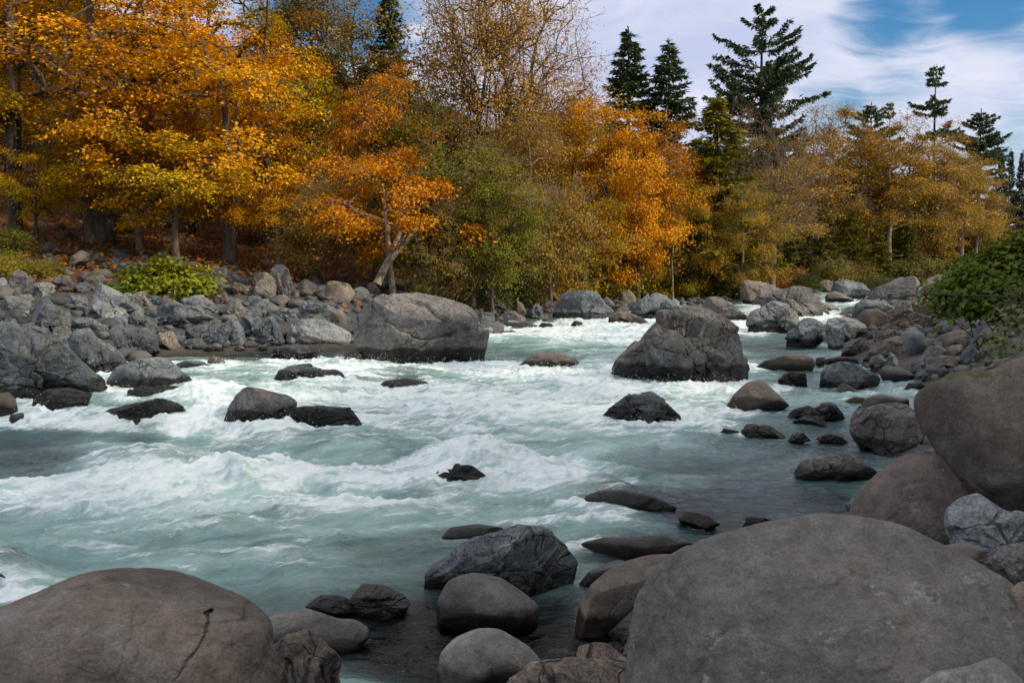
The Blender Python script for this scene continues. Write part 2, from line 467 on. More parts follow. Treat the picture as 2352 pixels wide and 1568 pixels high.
def facet(V, axes, seed, k, amp, tilt, warp=0.25):
    """split the surface into k blocks, each shifted and tilted: broken rock"""
    g = np.random.default_rng(seed)
    s = unit(g.normal(size=(k, 3)))
    q = unit(V / axes)
    qw = q + warp * np.stack([fbm3(q * 2.2 + 7 * i, 3, seed + i) for i in range(3)], 1)
    dd = ((qw[:, None, :] - s[None]) ** 2).sum(2)
    idx = dd.argmin(1)
    dd.sort(axis=1)
    edge = np.sqrt(dd[:, 1]) - np.sqrt(dd[:, 0])
    off = g.uniform(-1, 0.6, k)[idx]
    tl = g.normal(size=(k, 3))[idx]
    dq = q - s[idx]
    return amp * off + tilt * (tl * dq).sum(1) - amp * 0.9 * np.exp(-(edge / 0.035) ** 2)

def shape_surface(R, hw, hh, D, style, level, seed, power, near=False, cuts=None):
    N, Fc = ico(level)
    th = np.arctan2(N[:, 1], N[:, 0]) % (2 * math.pi)
    i = th / (2 * math.pi) * len(R); i0 = np.floor(i).astype(int) % len(R); fr = i - np.floor(i)
    r = R[i0] * (1 - fr) + R[(i0 + 1) % len(R)] * fr
    c = np.hypot(N[:, 0], N[:, 1]); s = N[:, 2]
    r = r + (R.mean() - r) * smooth(0.75, 0.0, c)
    nn = (c ** power + np.abs(s) ** power) ** (1 / power)
    rr = r * c / nn
    V = np.stack([np.cos(th) * rr * hw, np.sin(th) * rr * hh, s / nn * D], 1)
    axes = np.array([hw, hh, D]); S = float(np.prod(axes) ** (1 / 3)) * 0.55 + 0.45 * float(min(axes))
    g = np.random.default_rng(seed)
    if style != 'R':
        # planar breaks that face the viewer or the sky
        for k in range(9 if style == 'A' else 4):
            n = g.normal(size=3); n[2] = abs(n[2]) * 0.9 + 0.55; n[1] += 0.25
            n = n / axes; n /= np.linalg.norm(n)
            h = V @ n; lim = h.max() * g.uniform(0.60, 0.86)
            V = V - np.maximum(h - lim, 0)[:, None] * n * 0.93
    else:
        for k in range(4):
            n = g.normal(size=3); n[2] = abs(n[2]) * 0.8 + 0.6; n[1] += 0.2
            n = n / axes; n /= np.linalg.norm(n)
            h = V @ n; lim = h.max() * g.uniform(0.70, 0.88); ex_ = (h - lim) / S
            V = V - (np.log1p(np.exp(np.clip(ex_ / 0.05, -30, 30))) * 0.05 * S * 0.85)[:, None] * n
    for (nx, ny, nz_, lim_) in cuts or ():
        n = np.array([nx, ny, nz_]) / axes; n /= np.linalg.norm(n)
        h = V @ n; ex_ = (h - h.max() * lim_) / S
        V = V - (np.log1p(np.exp(np.clip(ex_ / 0.022, -40, 40))) * 0.022 * S * 0.9)[:, None] * n
    d = unit(V / axes ** 2)
    q = V / S
    if style == 'A':
        e = facet(V, axes, seed, 14, 0.10, 0.26) + facet(V, axes, seed + 5, 60, 0.035, 0.10)
        e = e + 0.05 * fbm3(q * 1.6, 3, seed) + 0.020 * fbm3(q * 6, 4, seed + 9, 0.6) - 0.03 * np.abs(fbm3(q * 2.6, 3, seed + 3))
    elif style == 'M':
        e = facet(V, axes, seed, 9, 0.045, 0.10) + facet(V, axes, seed + 5, 46, 0.015, 0.04)
        e = e + 0.06 * fbm3(q * 1.3, 3, seed) + 0.014 * fbm3(q * 6, 4, seed + 9, 0.6)
    else:
        e = 0.07 * fbm3(q * 1.0, 2, seed) + 0.014 * fbm3(q * 3.2, 3, seed + 4) + 0.004 * fbm3(q * 12, 3, seed + 9, 0.6)
        e = e - 0.03 * np.exp(-(fbm3(q * 0.9 + 5, 2, seed + 31) / 0.03) ** 2) * smooth(-0.1, 0.3, noise3(q * 0.7, seed + 2))
    if near:
        # a boulder within arm's reach: scarps, long seams and pits
        big_ = fbm3(q * 1.15 + 9, 3, seed + 61)
        e = e + 0.016 * smooth(-0.03, 0.03, big_) + 0.010 * smooth(-0.02, 0.05, fbm3(q * 2.4 + 2, 3, seed + 62))
        seam = fbm3(q * 1.0 + np.array([0, 2.0, 0]), 4, seed + 63, 0.45)
        e = e - 0.013 * np.exp(-(seam / 0.012) ** 2) * smooth(0.0, 0.25, noise3(q * 1.6 + 4, seed + 64))
        e = e - 0.010 * smooth(0.30, 0.52, noise3(q * 9, seed + 65)) * smooth(-0.1, 0.3, noise3(q * 1.4, seed + 66)) + 0.012 * fbm3(q * 4.5, 4, seed + 67, 0.62)
    # keep the traced outline: less displacement near the rim
    face = np.abs(s) / nn
    e = e * (0.28 + 0.72 * smooth(0.0, 0.5, face))
    return V + d * (e * S)[:, None], Fc, S

ROCKS = []          # (object, polygon in photo coordinates, distance, nick, centre)
FOAMSRC = []        # waterline points for the foam
SEED = [100]

def rock(reg, nick, label, style, tint, pts, thick=0.8, dist=None, wet=None, moss=0.0, lichen=0.6, group=None, cat=None, power=None, base=None, shade=1.0, crack=None, cuts=None):
    sx, ox, sy, oy = REG[reg]
    px = np.array(pts, float) * np.array([sx, sy]) + np.array([ox, oy])
    SEED[0] += 13; seed = SEED[0]
    yb = px[:, 1].max(); xb = px[px[:, 1] > yb - 0.25 * np.ptp(px[:, 1]), 0].mean()
    if base: xb, yb = base[0] * sx + ox, base[1] * sy + oy
    cpx = area_centroid(px)
    if dist is None:
        contact = hit(xb, yb); d0 = float((contact - CAM) @ ray(*cpx))
    else: d0 = dist; contact = None
    pw, ph = np.ptp(px[:, 0]), np.ptp(px[:, 1])
    m = d0 / F
    D = thick * 0.5 * (0.55 * min(pw, 1.8 * ph) + 0.45 * ph * 1.3) * m
    dc = d0 + D * 0.62
    m = dc / F
    w = ray(*cpx)                                   # away from the viewer
    u = np.cross(w, [0, 0, 1.0]); u /= np.linalg.norm(u); v = np.cross(u, w)
    C = CAM + w * dc
    rays = ray(px[:, 0], px[:, 1])
    t = dc / (rays @ w)
    P = CAM + rays * t[:, None] - C
    loc = np.stack([P @ u, P @ v], 1)
    low = smooth(0.30, 0.05, (loc[:, 1] - loc[:, 1].min()) / max(np.ptp(loc[:, 1]), 1e-6))
    loc[:, 1] -= low * (0.16 if contact is not None and terrain(*contact[:2]) < 0.05 else 0.34) * np.ptp(loc[:, 1])
    c2 = area_centroid(loc)
    hw, hh = np.ptp(loc[:, 0]) / 2, np.ptp(loc[:, 1]) / 2
    R = outline_radius(loc, c2, hw, hh, sig=2.2 if style == 'A' else (3.4 if style == 'M' else 4.5))
    big = max(pw, ph)
    level = 8 if big > 560 else 7 if big > 230 else 6 if big > 62 else 5
    V, Fc, S = shape_surface(R, hw, hh, D, style, level, seed, power or {'A': 2.7, 'M': 2.6, 'R': 2.35}[style], big > 560, cuts)
    W = C + (V[:, :1] + c2[0]) * u + (V[:, 1:2] + c2[1]) * v - V[:, 2:] * w
    if crack:
        ck = np.array(crack, float) * np.array([sx, sy]) + np.array([ox, oy])
        qx, qy = project(W); dm = np.full(len(W), 1e9); along = np.zeros(len(W)); nseg = len(ck) - 1
        qx = qx + 5 * noise2(qx * 0.06, qy * 0.06, 3) + 2.5 * noise2(qx * 0.2, qy * 0.2, 4)
        for i_, (a_, b_) in enumerate(zip(ck[:-1], ck[1:])):
            ab = b_ - a_; t_ = np.clip(((qx - a_[0]) * ab[0] + (qy - a_[1]) * ab[1]) / (ab @ ab), 0, 1)
            dd = np.hypot(qx - a_[0] - t_ * ab[0], qy - a_[1] - t_ * ab[1])
            mm = dd < dm; dm = np.where(mm, dd, dm); along = np.where(mm, (i_ + t_) / nseg, along)
        wd_ = 4.2 * (1 - 0.7 * along)
        face_ = V[:, 2] > 0
        W = W + w * (face_ * np.exp(-(dm / wd_) ** 4) * 0.06 * (1 - 0.75 * along))[:, None]
    zb = W[:, 2].min()
    org = np.array([C[0], C[1], max(zb, float(ground(C[0], C[1])) - 0.3)])
    name = 'boulder' if big * m > 1.15 else 'rock'
    me = np_mesh(name, W - org, Fc, True, M_SMOOTH if style == 'R' else M_FRAC)
    o = link(name, me, loc=org)
    zc = float(ground(C[0], C[1]))
    inriver = contact is not None and terrain(*contact[:2]) < water_base(*contact[:2]) + 0.02
    k = TINT[tint]; j = np.random.default_rng(seed).uniform(0.92, 1.08) * shade
    o.color = (k[0] * j, k[1] * j, k[2] * j, 1)
    o['wet'] = float(wet if wet is not None else (0.27 + 0.06 * S + (float(water_base(*contact[:2])) if contact is not None else 0) if inriver else 0.16))
    o['moss'] = float(moss); o['lichen'] = float(lichen)
    tag(o, label, cat or name, group or ('rocks standing in the river' if inriver else 'rocks along the banks'))
    ROCKS.append((o, px, d0, nick, cpx, tint, pw * m))
    if inriver and contact is not None:
        for a in px[px[:, 1] > yb - 0.3 * ph]: FOAMSRC.append((a[0], min(a[1], yb) + 3, max(8.0, 0.11 * pw), 4.0 + 90 / max(d0, 5)))
    return o

# ---- left bank and the rocks off it
rock(4, 'huge fractured slate boulder', 'huge dark slate boulder with sloping fractured face at the left edge', 'A', 'g',
     [(-150, 800), (-80, 745), (60, 700), (180, 680), (330, 790), (480, 860), (620, 980), (720, 1060), (732, 1100), (560, 1115), (300, 1140), (220, 1230), (60, 1245), (-150, 1235)], thick=0.9, shade=0.72)
rock(4, 'grey slab-sided boulder', 'grey slab-sided boulder tucked behind the huge slate boulder', 'A', 'g',
     [(470, 800), (560, 755), (640, 750), (760, 820), (860, 930), (872, 960), (760, 1040), (720, 1060), (600, 1010), (500, 930)], shade=0.8)
rock(4, 'rust-speckled block', 'blocky dark boulder with rust speckles at the quiet left pool', 'A', 'd',
     [(750, 740), (790, 705), (890, 700), (1050, 720), (1085, 790), (1112, 870), (1080, 893), (880, 912), (790, 860)], shade=1.15)
rock(4, 'pale sloping slab', 'large pale grey boulder with one long sloping top below the green bush', 'A', 'p',
     [(582, 600), (595, 480), (640, 415), (680, 408), (800, 470), (960, 565), (975, 600), (900, 650), (720, 667)], lichen=1.0, shade=0.95)
rock(4, 'dark triangular rock', 'dark triangular rock with a sharp peak under the pale sloping slab', 'A', 'd',
     [(878, 690), (930, 573), (1000, 610), (1080, 660), (1092, 690), (960, 722)], shade=1.1)
rock(4, 'jagged dark outcrop', 'long jagged dark outcrop above the quiet pool on the left bank', 'A', 'd',
     [(1060, 610), (1070, 550), (1210, 522), (1290, 560), (1370, 558), (1440, 620), (1560, 658), (1500, 692), (1250, 705), (1180, 705), (1100, 690)], shade=1.35)
rock(4, 'overhanging dark block', 'dark undercut block beneath the jagged dark outcrop', 'A', 'd',
     [(1262, 765), (1285, 705), (1400, 690), (1505, 688), (1450, 765), (1385, 795)])
rock(4, 'moss-streaked pale slab', 'pale slab streaked with black moss just below the green bush', 'M', 'p',
     [(1240, 520), (1340, 490), (1420, 500), (1512, 570), (1500, 592), (1450, 612), (1300, 570)], moss=0.25, lichen=1)
rock(4, 'sharp grey prism', 'sharp grey prism of rock leaning at the edge of the quiet pool', 'A', 'g',
     [(1440, 795), (1480, 700), (1560, 670), (1622, 628), (1668, 720), (1672, 820), (1560, 836), (1450, 825)])
rock(4, 'squarish grey block', 'squarish grey block right of the sharp grey prism', 'A', 'g',
     [(1640, 672), (1700, 618), (1805, 650), (1818, 775), (1780, 790), (1700, 760)], shade=1.05)
rock(4, 'tapering slate wedge', 'tapering slate wedge between the squarish block and the rounded pale boulder', 'A', 'g',
     [(1812, 640), (1880, 618), (1925, 700), (1962, 785), (1950, 822), (1880, 832), (1760, 815), (1815, 740)], shade=0.9)
rock(4, 'wide pale boulder', 'wide pale grey boulder at the water just left of the giant centre boulder', 'M', 'p',
     [(1968, 805), (2000, 700), (2080, 638), (2230, 648), (2340, 700), (2420, 745), (2415, 800), (2300, 815), (2150, 822), (1990, 822)], lichen=1)
rock(4, 'brown upright rock', 'brown upright rock with one smooth lit face below the slim trunks', 'M', 't',
     [(1730, 485), (1760, 400), (1830, 343), (1900, 390), (1938, 490), (1880, 507)], shade=0.8)
rock(4, 'tall leaning rock', 'tall grey rock leaning right behind the brown upright rock', 'A', 'w',
     [(1850, 400), (1845, 340), (1870, 280), (1940, 262), (1990, 300), (2005, 380), (2072, 490), (2030, 512), (1940, 490)], shade=0.85)
rock(4, 'mossy round boulder', 'round boulder with brown moss on its right half left of the green bush', 'M', 'w',
     [(570, 400), (620, 320), (690, 328), (770, 400), (740, 432), (600, 434)], moss=0.8)
rock(4, 'pale cut-off stone', 'pale rounded stone cut by the left edge above the white-streaked boulder', 'R', 'p',
     [(-40, 420), (-20, 365), (30, 358), (62, 410), (30, 452), (-30, 458)])
rock(4, 'lichened hump', 'lichen-spotted grey hump among the upper rocks of the far left bank', 'M', 'w',
     [(58, 415), (70, 340), (120, 303), (180, 330), (232, 430), (210, 472), (110, 450)], moss=0.3, lichen=1.0)
rock(4, 'flat pale slab', 'flat pale slab between the lichened hump and a smooth round rock', 'A', 'p',
     [(228, 410), (330, 388), (382, 410), (342, 500), (240, 485)])
rock(4, 'smooth round rock', 'smooth rounded grey rock above the jumble left of the mossy round boulder', 'M', 'w',
     [(338, 410), (400, 343), (480, 348), (512, 420), (420, 455)])
rock(4, 'white-streaked boulder', 'grey boulder streaked with white veins near the left edge', 'A', 'p',
     [(-15, 600), (10, 530), (80, 488), (180, 498), (224, 560), (200, 612), (80, 645), (0, 645)], lichen=1, shade=0.8)
rock(4, 'dark jagged block', 'dark jagged block with a brown top right of the white-streaked boulder', 'A', 'd',
     [(168, 668), (240, 530), (300, 508), (380, 560), (502, 620), (482, 722), (430, 748), (330, 762), (255, 732)], shade=1.25)
rock(4, 'low grey slab', 'low grey slab with a pale rim in front of the dark jagged block', 'A', 'g',
     [(508, 695), (520, 628), (620, 640), (742, 690), (745, 740), (620, 752)])
rock(4, 'broad wet-footed boulder', 'broad grey boulder with black wet foot beside the huge slate boulder', 'M', 'g',
     [(725, 1132), (735, 1060), (800, 975), (920, 928), (1080, 908), (1165, 920), (1230, 990), (1320, 1050), (1328, 1112), (1100, 1120), (900, 1132), (860, 1142)], wet=0.5, shade=0.9)
rock(4, 'low wet slab', 'low dark wet slab with water sheeting off it, in front of the huge slate boulder', 'M', 'd',
     [(208, 1285), (230, 1190), (330, 1128), (480, 1118), (640, 1160), (605, 1240), (610, 1275), (430, 1275), (350, 1298), (270, 1275)], wet=0.95)
rock(4, 'knobbly wet rock', 'knobbly wet rock just below the broad wet-footed boulder', 'A', 'g',
     [(865, 1205), (880, 1140), (980, 1108), (1060, 1130), (1280, 1118), (1352, 1200), (1310, 1218), (1100, 1224), (870, 1228)], wet=0.55, shade=0.8)
rock(4, 'waterfall ledge rock', 'dark wet ledge rock with thin waterfalls running off its front', 'A', 'd',
     [(695, 1295), (740, 1265), (960, 1212), (1060, 1208), (1250, 1250), (1312, 1310), (1272, 1392), (1180, 1397), (870, 1388), (760, 1362)], wet=0.95)
rock(4, 'pale-topped chute boulder', 'boulder with a pale dry top at the right side of the white chute', 'M', 'w',
     [(1505, 1405), (1560, 1280), (1620, 1190), (1700, 1113), (1780, 1123), (1960, 1160), (2042, 1210), (2040, 1260), (1960, 1330), (1800, 1405), (1650, 1425)], wet=0.42, shade=0.95)
rock(4, 'low black-wet twin', 'low black wet rock joined to the right of the pale-topped chute boulder', 'A', 'd',
     [(1750, 1390), (1900, 1300), (2060, 1248), (2200, 1233), (2380, 1268), (2490, 1365), (2300, 1388), (2050, 1395), (1960, 1435), (1840, 1455)], wet=0.95)
rock(4, 'brown standing stone', 'rounded brown standing stone cut by the left edge at the white water', 'R', 'b',
     [(-40, 1360), (-40, 1170), (0, 1158), (60, 1148), (105, 1190), (127, 1280), (60, 1345), (0, 1372)], shade=1.2)
rock(4, 'small dark dome', 'small dark domed rock right of the brown standing stone', 'R', 'd',
     [(48, 1372), (70, 1310), (150, 1288), (202, 1320), (204, 1380), (120, 1392)], wet=0.4)
rock(4, 'tiny wet tip', 'tiny wet rock tip in foam left of the waterfall ledge', 'A', 'd',
     [(398, 1402), (460, 1348), (524, 1380), (500, 1404), (440, 1412)], wet=0.95)
rock(4, 'black rapid rock', 'low black rock alone in the rapids below the round pool rock', 'A', 'd',
     [(1868, 1092), (1920, 1000), (1990, 963), (2130, 958), (2200, 990), (2330, 993), (2405, 1050), (2300, 1092), (2100, 1098)], wet=0.5, shade=0.8)
rock(4, 'round pool rock', 'round dark rock at the lip of the quiet left pool', 'R', 'd',
     [(1868, 915), (1880, 850), (1960, 823), (2080, 823), (2182, 860), (2192, 912), (2060, 932), (1920, 927)], wet=0.35, shade=1.1)
rock(4, 'flat dark lip rock', 'flat dark rock with foam behind it at the pool outlet', 'R', 'd',
     [(1200, 955), (1270, 933), (1400, 938), (1502, 1000), (1400, 1012), (1290, 1002)], wet=0.4)
rock(4, 'brown lip rock', 'small brownish rock touching the right end of the flat dark lip rock', 'M', 'b',
     [(1425, 945), (1450, 903), (1510, 903), (1592, 970), (1500, 984)], wet=0.3)
rock(4, 'pinkish block', 'pinkish pale block at the pool edge right of the rust-speckled block', 'M', 't',
     [(1085, 800), (1095, 740), (1190, 728), (1252, 830), (1230, 848), (1100, 852)], shade=0.85)
rock(4, 'dark pool stone', 'dark stone beside the pinkish block at the pool edge', 'M', 'd',
     [(1290, 805), (1330, 773), (1422, 810), (1432, 852), (1300, 854)])
rock(4, 'grey wedge stone', 'grey wedge stone between low grey slab and dark triangular rock', 'A', 'g',
     [(755, 700), (775, 640), (832, 608), (885, 660), (855, 702)])
rock(4, 'grey lying slab', 'grey lying slab at the left foot of the green bush', 'A', 'w',
     [(832, 490), (880, 448), (1000, 460), (1062, 530), (1045, 590), (960, 572)])
rock(4, 'brown-topped stone', 'brown-topped stone under the middle of the green bush', 'M', 'w',
     [(1092, 515), (1150, 468), (1230, 490), (1245, 535), (1130, 545)])
rock(4, 'chestnut block', 'chestnut brown block right of the green bush', 'M', 'b',
     [(1463, 495), (1500, 453), (1550, 458), (1582, 520), (1555, 562), (1490, 545)], shade=1.1)
rock(4, 'mossy flat block', 'moss-topped flat block left of the brown upright rock', 'A', 'w',
     [(1538, 480), (1570, 408), (1660, 398), (1732, 440), (1728, 490), (1620, 495)], moss=0.8)
rock(4, 'half-mossed tan boulder', 'rounded tan boulder half covered in dark moss under the leaning pale trunk', 'R', 't',
     [(2218, 500), (2250, 390), (2310, 368), (2400, 400), (2452, 470), (2380, 522), (2290, 524)], moss=0.75)
rock(4, 'pink egg rock', 'pinkish rounded rock standing on end left of the giant centre boulder', 'R', 't',
     [(2268, 640), (2280, 590), (2330, 575), (2385, 610), (2402, 690), (2340, 700)], shade=0.9)
rock(4, 'green-grey shelf', 'green-grey cracked shelf rock above the wide pale boulder', 'A', 'g',
     [(2028, 600), (2040, 550), (2200, 528), (2292, 590), (2262, 645), (2160, 650), (2060, 625)])
rock(4, 'small shelf stone', 'small grey stone left of the green-grey shelf', 'A', 'g',
     [(1908, 605), (1950, 558), (2040, 600), (2052, 645), (1950, 665)])
rock(4, 'mossy knuckle', 'mossy knuckle of rock between leaning rock and half-mossed tan boulder', 'M', 'w',
     [(2028, 420), (2100, 368), (2182, 420), (2192, 475), (2080, 485)], moss=0.6)
rock(4, 'lichened ledge', 'lichen-grey ledge stone above the squarish grey block', 'A', 'w',
     [(1558, 590), (1600, 538), (1742, 600), (1722, 645), (1620, 648)], lichen=1)
rock(4, 'greenish ledge', 'greenish ledge stone below the brown upright rock', 'A', 'g',
     [(1718, 560), (1750, 500), (1862, 518), (1902, 570), (1860, 605)], lichen=1)
rock(4, 'broken slab', 'broken grey slab lying on the shoulder of the huge slate boulder', 'A', 'g',
     [(298, 785), (370, 738), (472, 770), (482, 832), (350, 830)])
rock(4, 'left shoulder rock', 'grey rock resting against the left edge above the huge slate boulder', 'A', 'g',
     [(-60, 745), (0, 668), (90, 668), (152, 700), (60, 760)])
rock(4, 'dark crevice rock', 'dark rock with a deep crevice under the white-streaked boulder', 'A', 'd',
     [(-40, 660), (0, 590), (50, 600), (80, 660), (30, 690)])
rock(4, 'tan scree boulder', 'tan scree boulder high on the bank under the big maple trunk', 'M', 't',
     [(450, 300), (490, 215), (560, 170), (625, 200), (620, 250), (540, 270)], moss=0.5, shade=0.7)
rock(4, 'mossy hillside boulder', 'mossy square boulder on the leaf-littered slope left of the big maple', 'M', 'w',
     [(275, 200), (300, 130), (380, 115), (425, 180), (345, 205)], moss=0.9, shade=0.7)
rock(4, 'grey slope stone', 'grey slope stone with flat top above the green bush', 'M', 'w',
     [(732, 260), (790, 210), (832, 240), (805, 285)], shade=0.8)
rock(4, 'brown crack wall', 'dark cracked upright rock right behind the green bush', 'A', 'w',
     [(1400, 450), (1395, 370), (1450, 330), (1500, 290), (1555, 300), (1550, 400), (1480, 465)], moss=0.5, shade=0.75)

# ---- the middle of the river and the far bar
rock(5, 'giant centre boulder', 'giant grey boulder with black wet foot in the middle of the river', 'M', 'w',
     [(88, 560), (112, 460), (165, 380), (245, 322), (350, 303), (520, 293), (650, 318), (800, 358), (885, 380), (942, 440), (957, 560), (958, 690), (930, 790), (800, 806), (560, 806), (330, 808), (215, 804), (130, 720), (95, 640)], wet=0.52, thick=0.95, power=3.0, shade=1.0)
rock(5, 'grey far slab', 'broad grey-green boulder with a flat sloping top at the far bend', 'M', 'g',
     [(1435, 485), (1470, 400), (1510, 308), (1560, 278), (1680, 273), (1760, 288), (1830, 378), (1885, 420), (1850, 474), (1700, 484), (1560, 484)], wet=0.35, shade=1.25)
rock(5, 'low brown far rock', 'low brown rock in front of the faceted green-grey rock', 'M', 'b',
     [(1828, 515), (1850, 440), (1920, 418), (2060, 460), (2122, 500), (2100, 523), (1950, 523)], shade=1.2)
rock(5, 'faceted far rock', 'faceted green-grey rock left of the peaked river boulder', 'A', 'g',
     [(1945, 440), (2040, 370), (2160, 293), (2220, 308), (2335, 390), (2340, 455), (2250, 485), (2120, 485), (2020, 470)], lichen=1, shade=1.2)
rock(5, 'round tan far boulder', 'round tan boulder on the far gravel bar', 'R', 't',
     [(1908, 340), (1920, 288), (1980, 272), (2032, 320), (2012, 372), (1920, 364)])
rock(0, 'peaked river boulder', 'large peaked dark boulder standing in the right of the river', 'A', 'w',
     [(1394, 862), (1418, 825), (1450, 788), (1500, 742), (1540, 715), (1600, 699), (1640, 712), (1672, 735), (1700, 762), (1713, 800), (1710, 850), (1697, 885), (1600, 892), (1500, 884), (1440, 878)], wet=0.5, thick=0.9, lichen=1, shade=0.85, moss=0.15)
rock(5, 'dark pyramid', 'small dark pyramid of wet rock in the middle rapids', 'A', 'd',
     [(1748, 1175), (1830, 1090), (1960, 1008), (2080, 948), (2132, 968), (2230, 1060), (2340, 1140), (2365, 1180), (2200, 1204), (1900, 1214)], wet=0.30, shade=0.85)
rock(5, 'mauve whaleback', 'smooth mauve-brown rock half drowned between the two great boulders', 'R', 'b',
     [(1168, 825), (1280, 738), (1330, 708), (1500, 708), (1620, 750), (1645, 792), (1450, 820), (1250, 834)], wet=0.25, shade=1.2)
rock(5, 'grey oblong rock', 'grey oblong rock right behind the giant centre boulder', 'M', 'g',
     [(893, 375), (930, 308), (1000, 293), (1110, 350), (1152, 410), (1110, 435), (960, 424)])
rock(5, 'tan ridge rock', 'tan ridged rock behind the grey oblong rock', 'M', 't',
     [(1018, 300), (1100, 283), (1202, 340), (1182, 385), (1130, 380)])
rock(5, 'large tan far boulder', 'large smooth tan boulder on the far bank between centre and bend', 'R', 't',
     [(1040, 285), (1080, 223), (1230, 218), (1282, 270), (1284, 345), (1230, 364), (1120, 305)], shade=0.85)
rock(5, 'tan upright egg', 'upright egg-shaped tan rock at the foot of the slanting forked trunk', 'R', 't',
     [(838, 265), (860, 198), (900, 193), (962, 280), (942, 325), (860, 295)])
rock(5, 'fractured tan block', 'fractured tan-brown block left of the grey far slab', 'M', 't',
     [(1298, 340), (1340, 258), (1460, 278), (1492, 340), (1400, 374), (1320, 364)], shade=0.75)
rock(5, 'split brown stone', 'split brown stone in front of the large tan far boulder', 'M', 'b',
     [(1168, 408), (1200, 343), (1250, 368), (1272, 420), (1230, 445)], shade=1.4)
rock(5, 'warm grey cobble', 'warm grey rounded rock by the far riffle', 'M', 'w',
     [(1093, 525), (1110, 438), (1190, 418), (1272, 470), (1262, 495), (1140, 514)])
rock(5, 'striped pale slab', 'pale striped slab lying low at the far riffle', 'R', 'p',
     [(1128, 535), (1150, 478), (1240, 488), (1352, 520), (1322, 550), (1200, 550)])
rock(5, 'white water-edge stone', 'whitish rounded stone at the right foot of the giant centre boulder', 'R', 'p',
     [(953, 595), (970, 538), (1030, 528), (1062, 580), (1000, 608)])
rock(5, 'dark stone pair', 'dark rock touching the right shoulder of the giant centre boulder', 'M', 'd',
     [(938, 505), (960, 428), (1040, 428), (1062, 480), (1000, 528)], shade=1.2)
rock(5, 'blue-grey far wedge', 'blue-grey wedge between tan stones left of the grey far slab', 'A', 'g',
     [(1263, 450), (1320, 358), (1392, 400), (1402, 455), (1360, 485)])
rock(5, 'dark brown far block', 'dark brown block against the left side of the grey far slab', 'M', 'b',
     [(1358, 385), (1420, 348), (1482, 360), (1472, 424), (1400, 424)])
rock(5, 'small riffle rock', 'small dark pointed rock in the far white riffle', 'A', 'd',
     [(1548, 545), (1600, 493), (1650, 498), (1684, 532), (1610, 550)], wet=0.5)
rock(5, 'wet shadow rock', 'dark wet rock in the shade left of the giant centre boulder', 'R', 'd',
     [(-5, 765), (60, 698), (120, 698), (185, 790), (60, 775)], wet=0.95)
rock(5, 'tan bank cobble', 'tan rounded cobble behind the left shoulder of the giant centre boulder', 'R', 't',
     [(158, 295), (180, 228), (220, 218), (272, 290), (210, 320)])
rock(5, 'riffle pebble', 'small wet stone at the far riffle right of the whitish stone', 'M', 'd',
     [(1068, 645), (1110, 598), (1142, 620), (1132, 646)], wet=0.5)
rock(5, 'pale riffle knob', 'dark knob between striped pale slab and small riffle rock', 'M', 'd',
     [(1348, 540), (1380, 498), (1450, 508), (1464, 542), (1390, 550)], wet=0.5)
rock(5, 'pour-over rock', 'dark rock showing through the white pour-over in midstream', 'A', 'k',
     [(600, 1630), (650, 1548), (700, 1512), (760, 1535), (830, 1468), (890, 1462), (940, 1500), (1000, 1555), (1030, 1630)], wet=0.95, dist=13.0)
rock(5, 'drowned midstream rock', 'brown drowned rock under a thin sheet of water below the centre boulder', 'R', 'b',
     [(230, 955), (300, 898), (450, 880), (590, 905), (625, 960), (560, 985), (400, 975)], wet=0.95)
rock(5, 'brown bar stone', 'brown stone just right of the grey far slab', 'M', 'w',
     [(1788, 345), (1830, 318), (1882, 370), (1862, 405), (1810, 385)])
rock(6, 'tan far block', 'big tan block with rounded top at the head of the far channel', 'M', 't',
     [(392, 385), (400, 308), (450, 293), (560, 308), (655, 330), (600, 420), (505, 473), (420, 458)], shade=0.85)
rock(6, 'wide cracked boulder', 'wide cracked grey boulder across the far channel', 'A', 'w',
     [(495, 565), (555, 380), (620, 338), (730, 328), (860, 368), (962, 420), (992, 510), (955, 548), (830, 550), (660, 540), (530, 500)], shade=0.95)
rock(6, 'grey pyramid boulder', 'grey pyramid boulder with one dark brown wet patch in the far channel', 'A', 'p',
     [(458, 630), (480, 520), (600, 433), (720, 468), (832, 550), (832, 595), (760, 645), (580, 668), (470, 658)], shade=0.85, wet=0.32)
rock(6, 'sloping brown back', 'long sloping brown rock behind the peaked river boulder', 'M', 'w',
     [(120, 480), (180, 408), (240, 408), (330, 450), (440, 540), (484, 570), (400, 590), (280, 570)], shade=0.8)
rock(6, 'tan skyline rock', 'tan rock with a point left of the blue-grey skyline boulder', 'M', 't',
     [(868, 375), (950, 298), (1010, 293), (1042, 320), (1012, 374), (950, 376)])
rock(6, 'blue-grey skyline boulder', 'blue-grey boulder with broad top under the far dark bushes', 'M', 'g',
     [(1008, 385), (1040, 308), (1120, 288), (1240, 318), (1302, 370), (1220, 434), (1120, 424)], shade=1.15)
rock(6, 'lichened low boulder', 'low lichen-grey boulder in front of the blue-grey skyline boulder', 'M', 'w',
     [(978, 435), (1000, 378), (1060, 368), (1182, 430), (1160, 455), (1050, 444)], lichen=1)
rock(6, 'long high boulder', 'long high grey boulder with sloping back left of the right-hand bush', 'M', 'w',
     [(1225, 420), (1320, 348), (1500, 278), (1600, 262), (1638, 310), (1622, 395), (1560, 434), (1400, 410), (1290, 444)], lichen=1)
rock(6, 'grey under-ledge', 'grey ledge rock under the long high boulder', 'M', 'g',
     [(1158, 535), (1190, 458), (1260, 428), (1400, 448), (1464, 490), (1380, 524), (1200, 554)])
rock(6, 'brown rounded pair', 'smooth brown rock in front of the grey under-ledge', 'R', 'b',
     [(1183, 558), (1250, 498), (1340, 488), (1424, 540), (1442, 592), (1340, 614), (1250, 584)], shade=1.15)
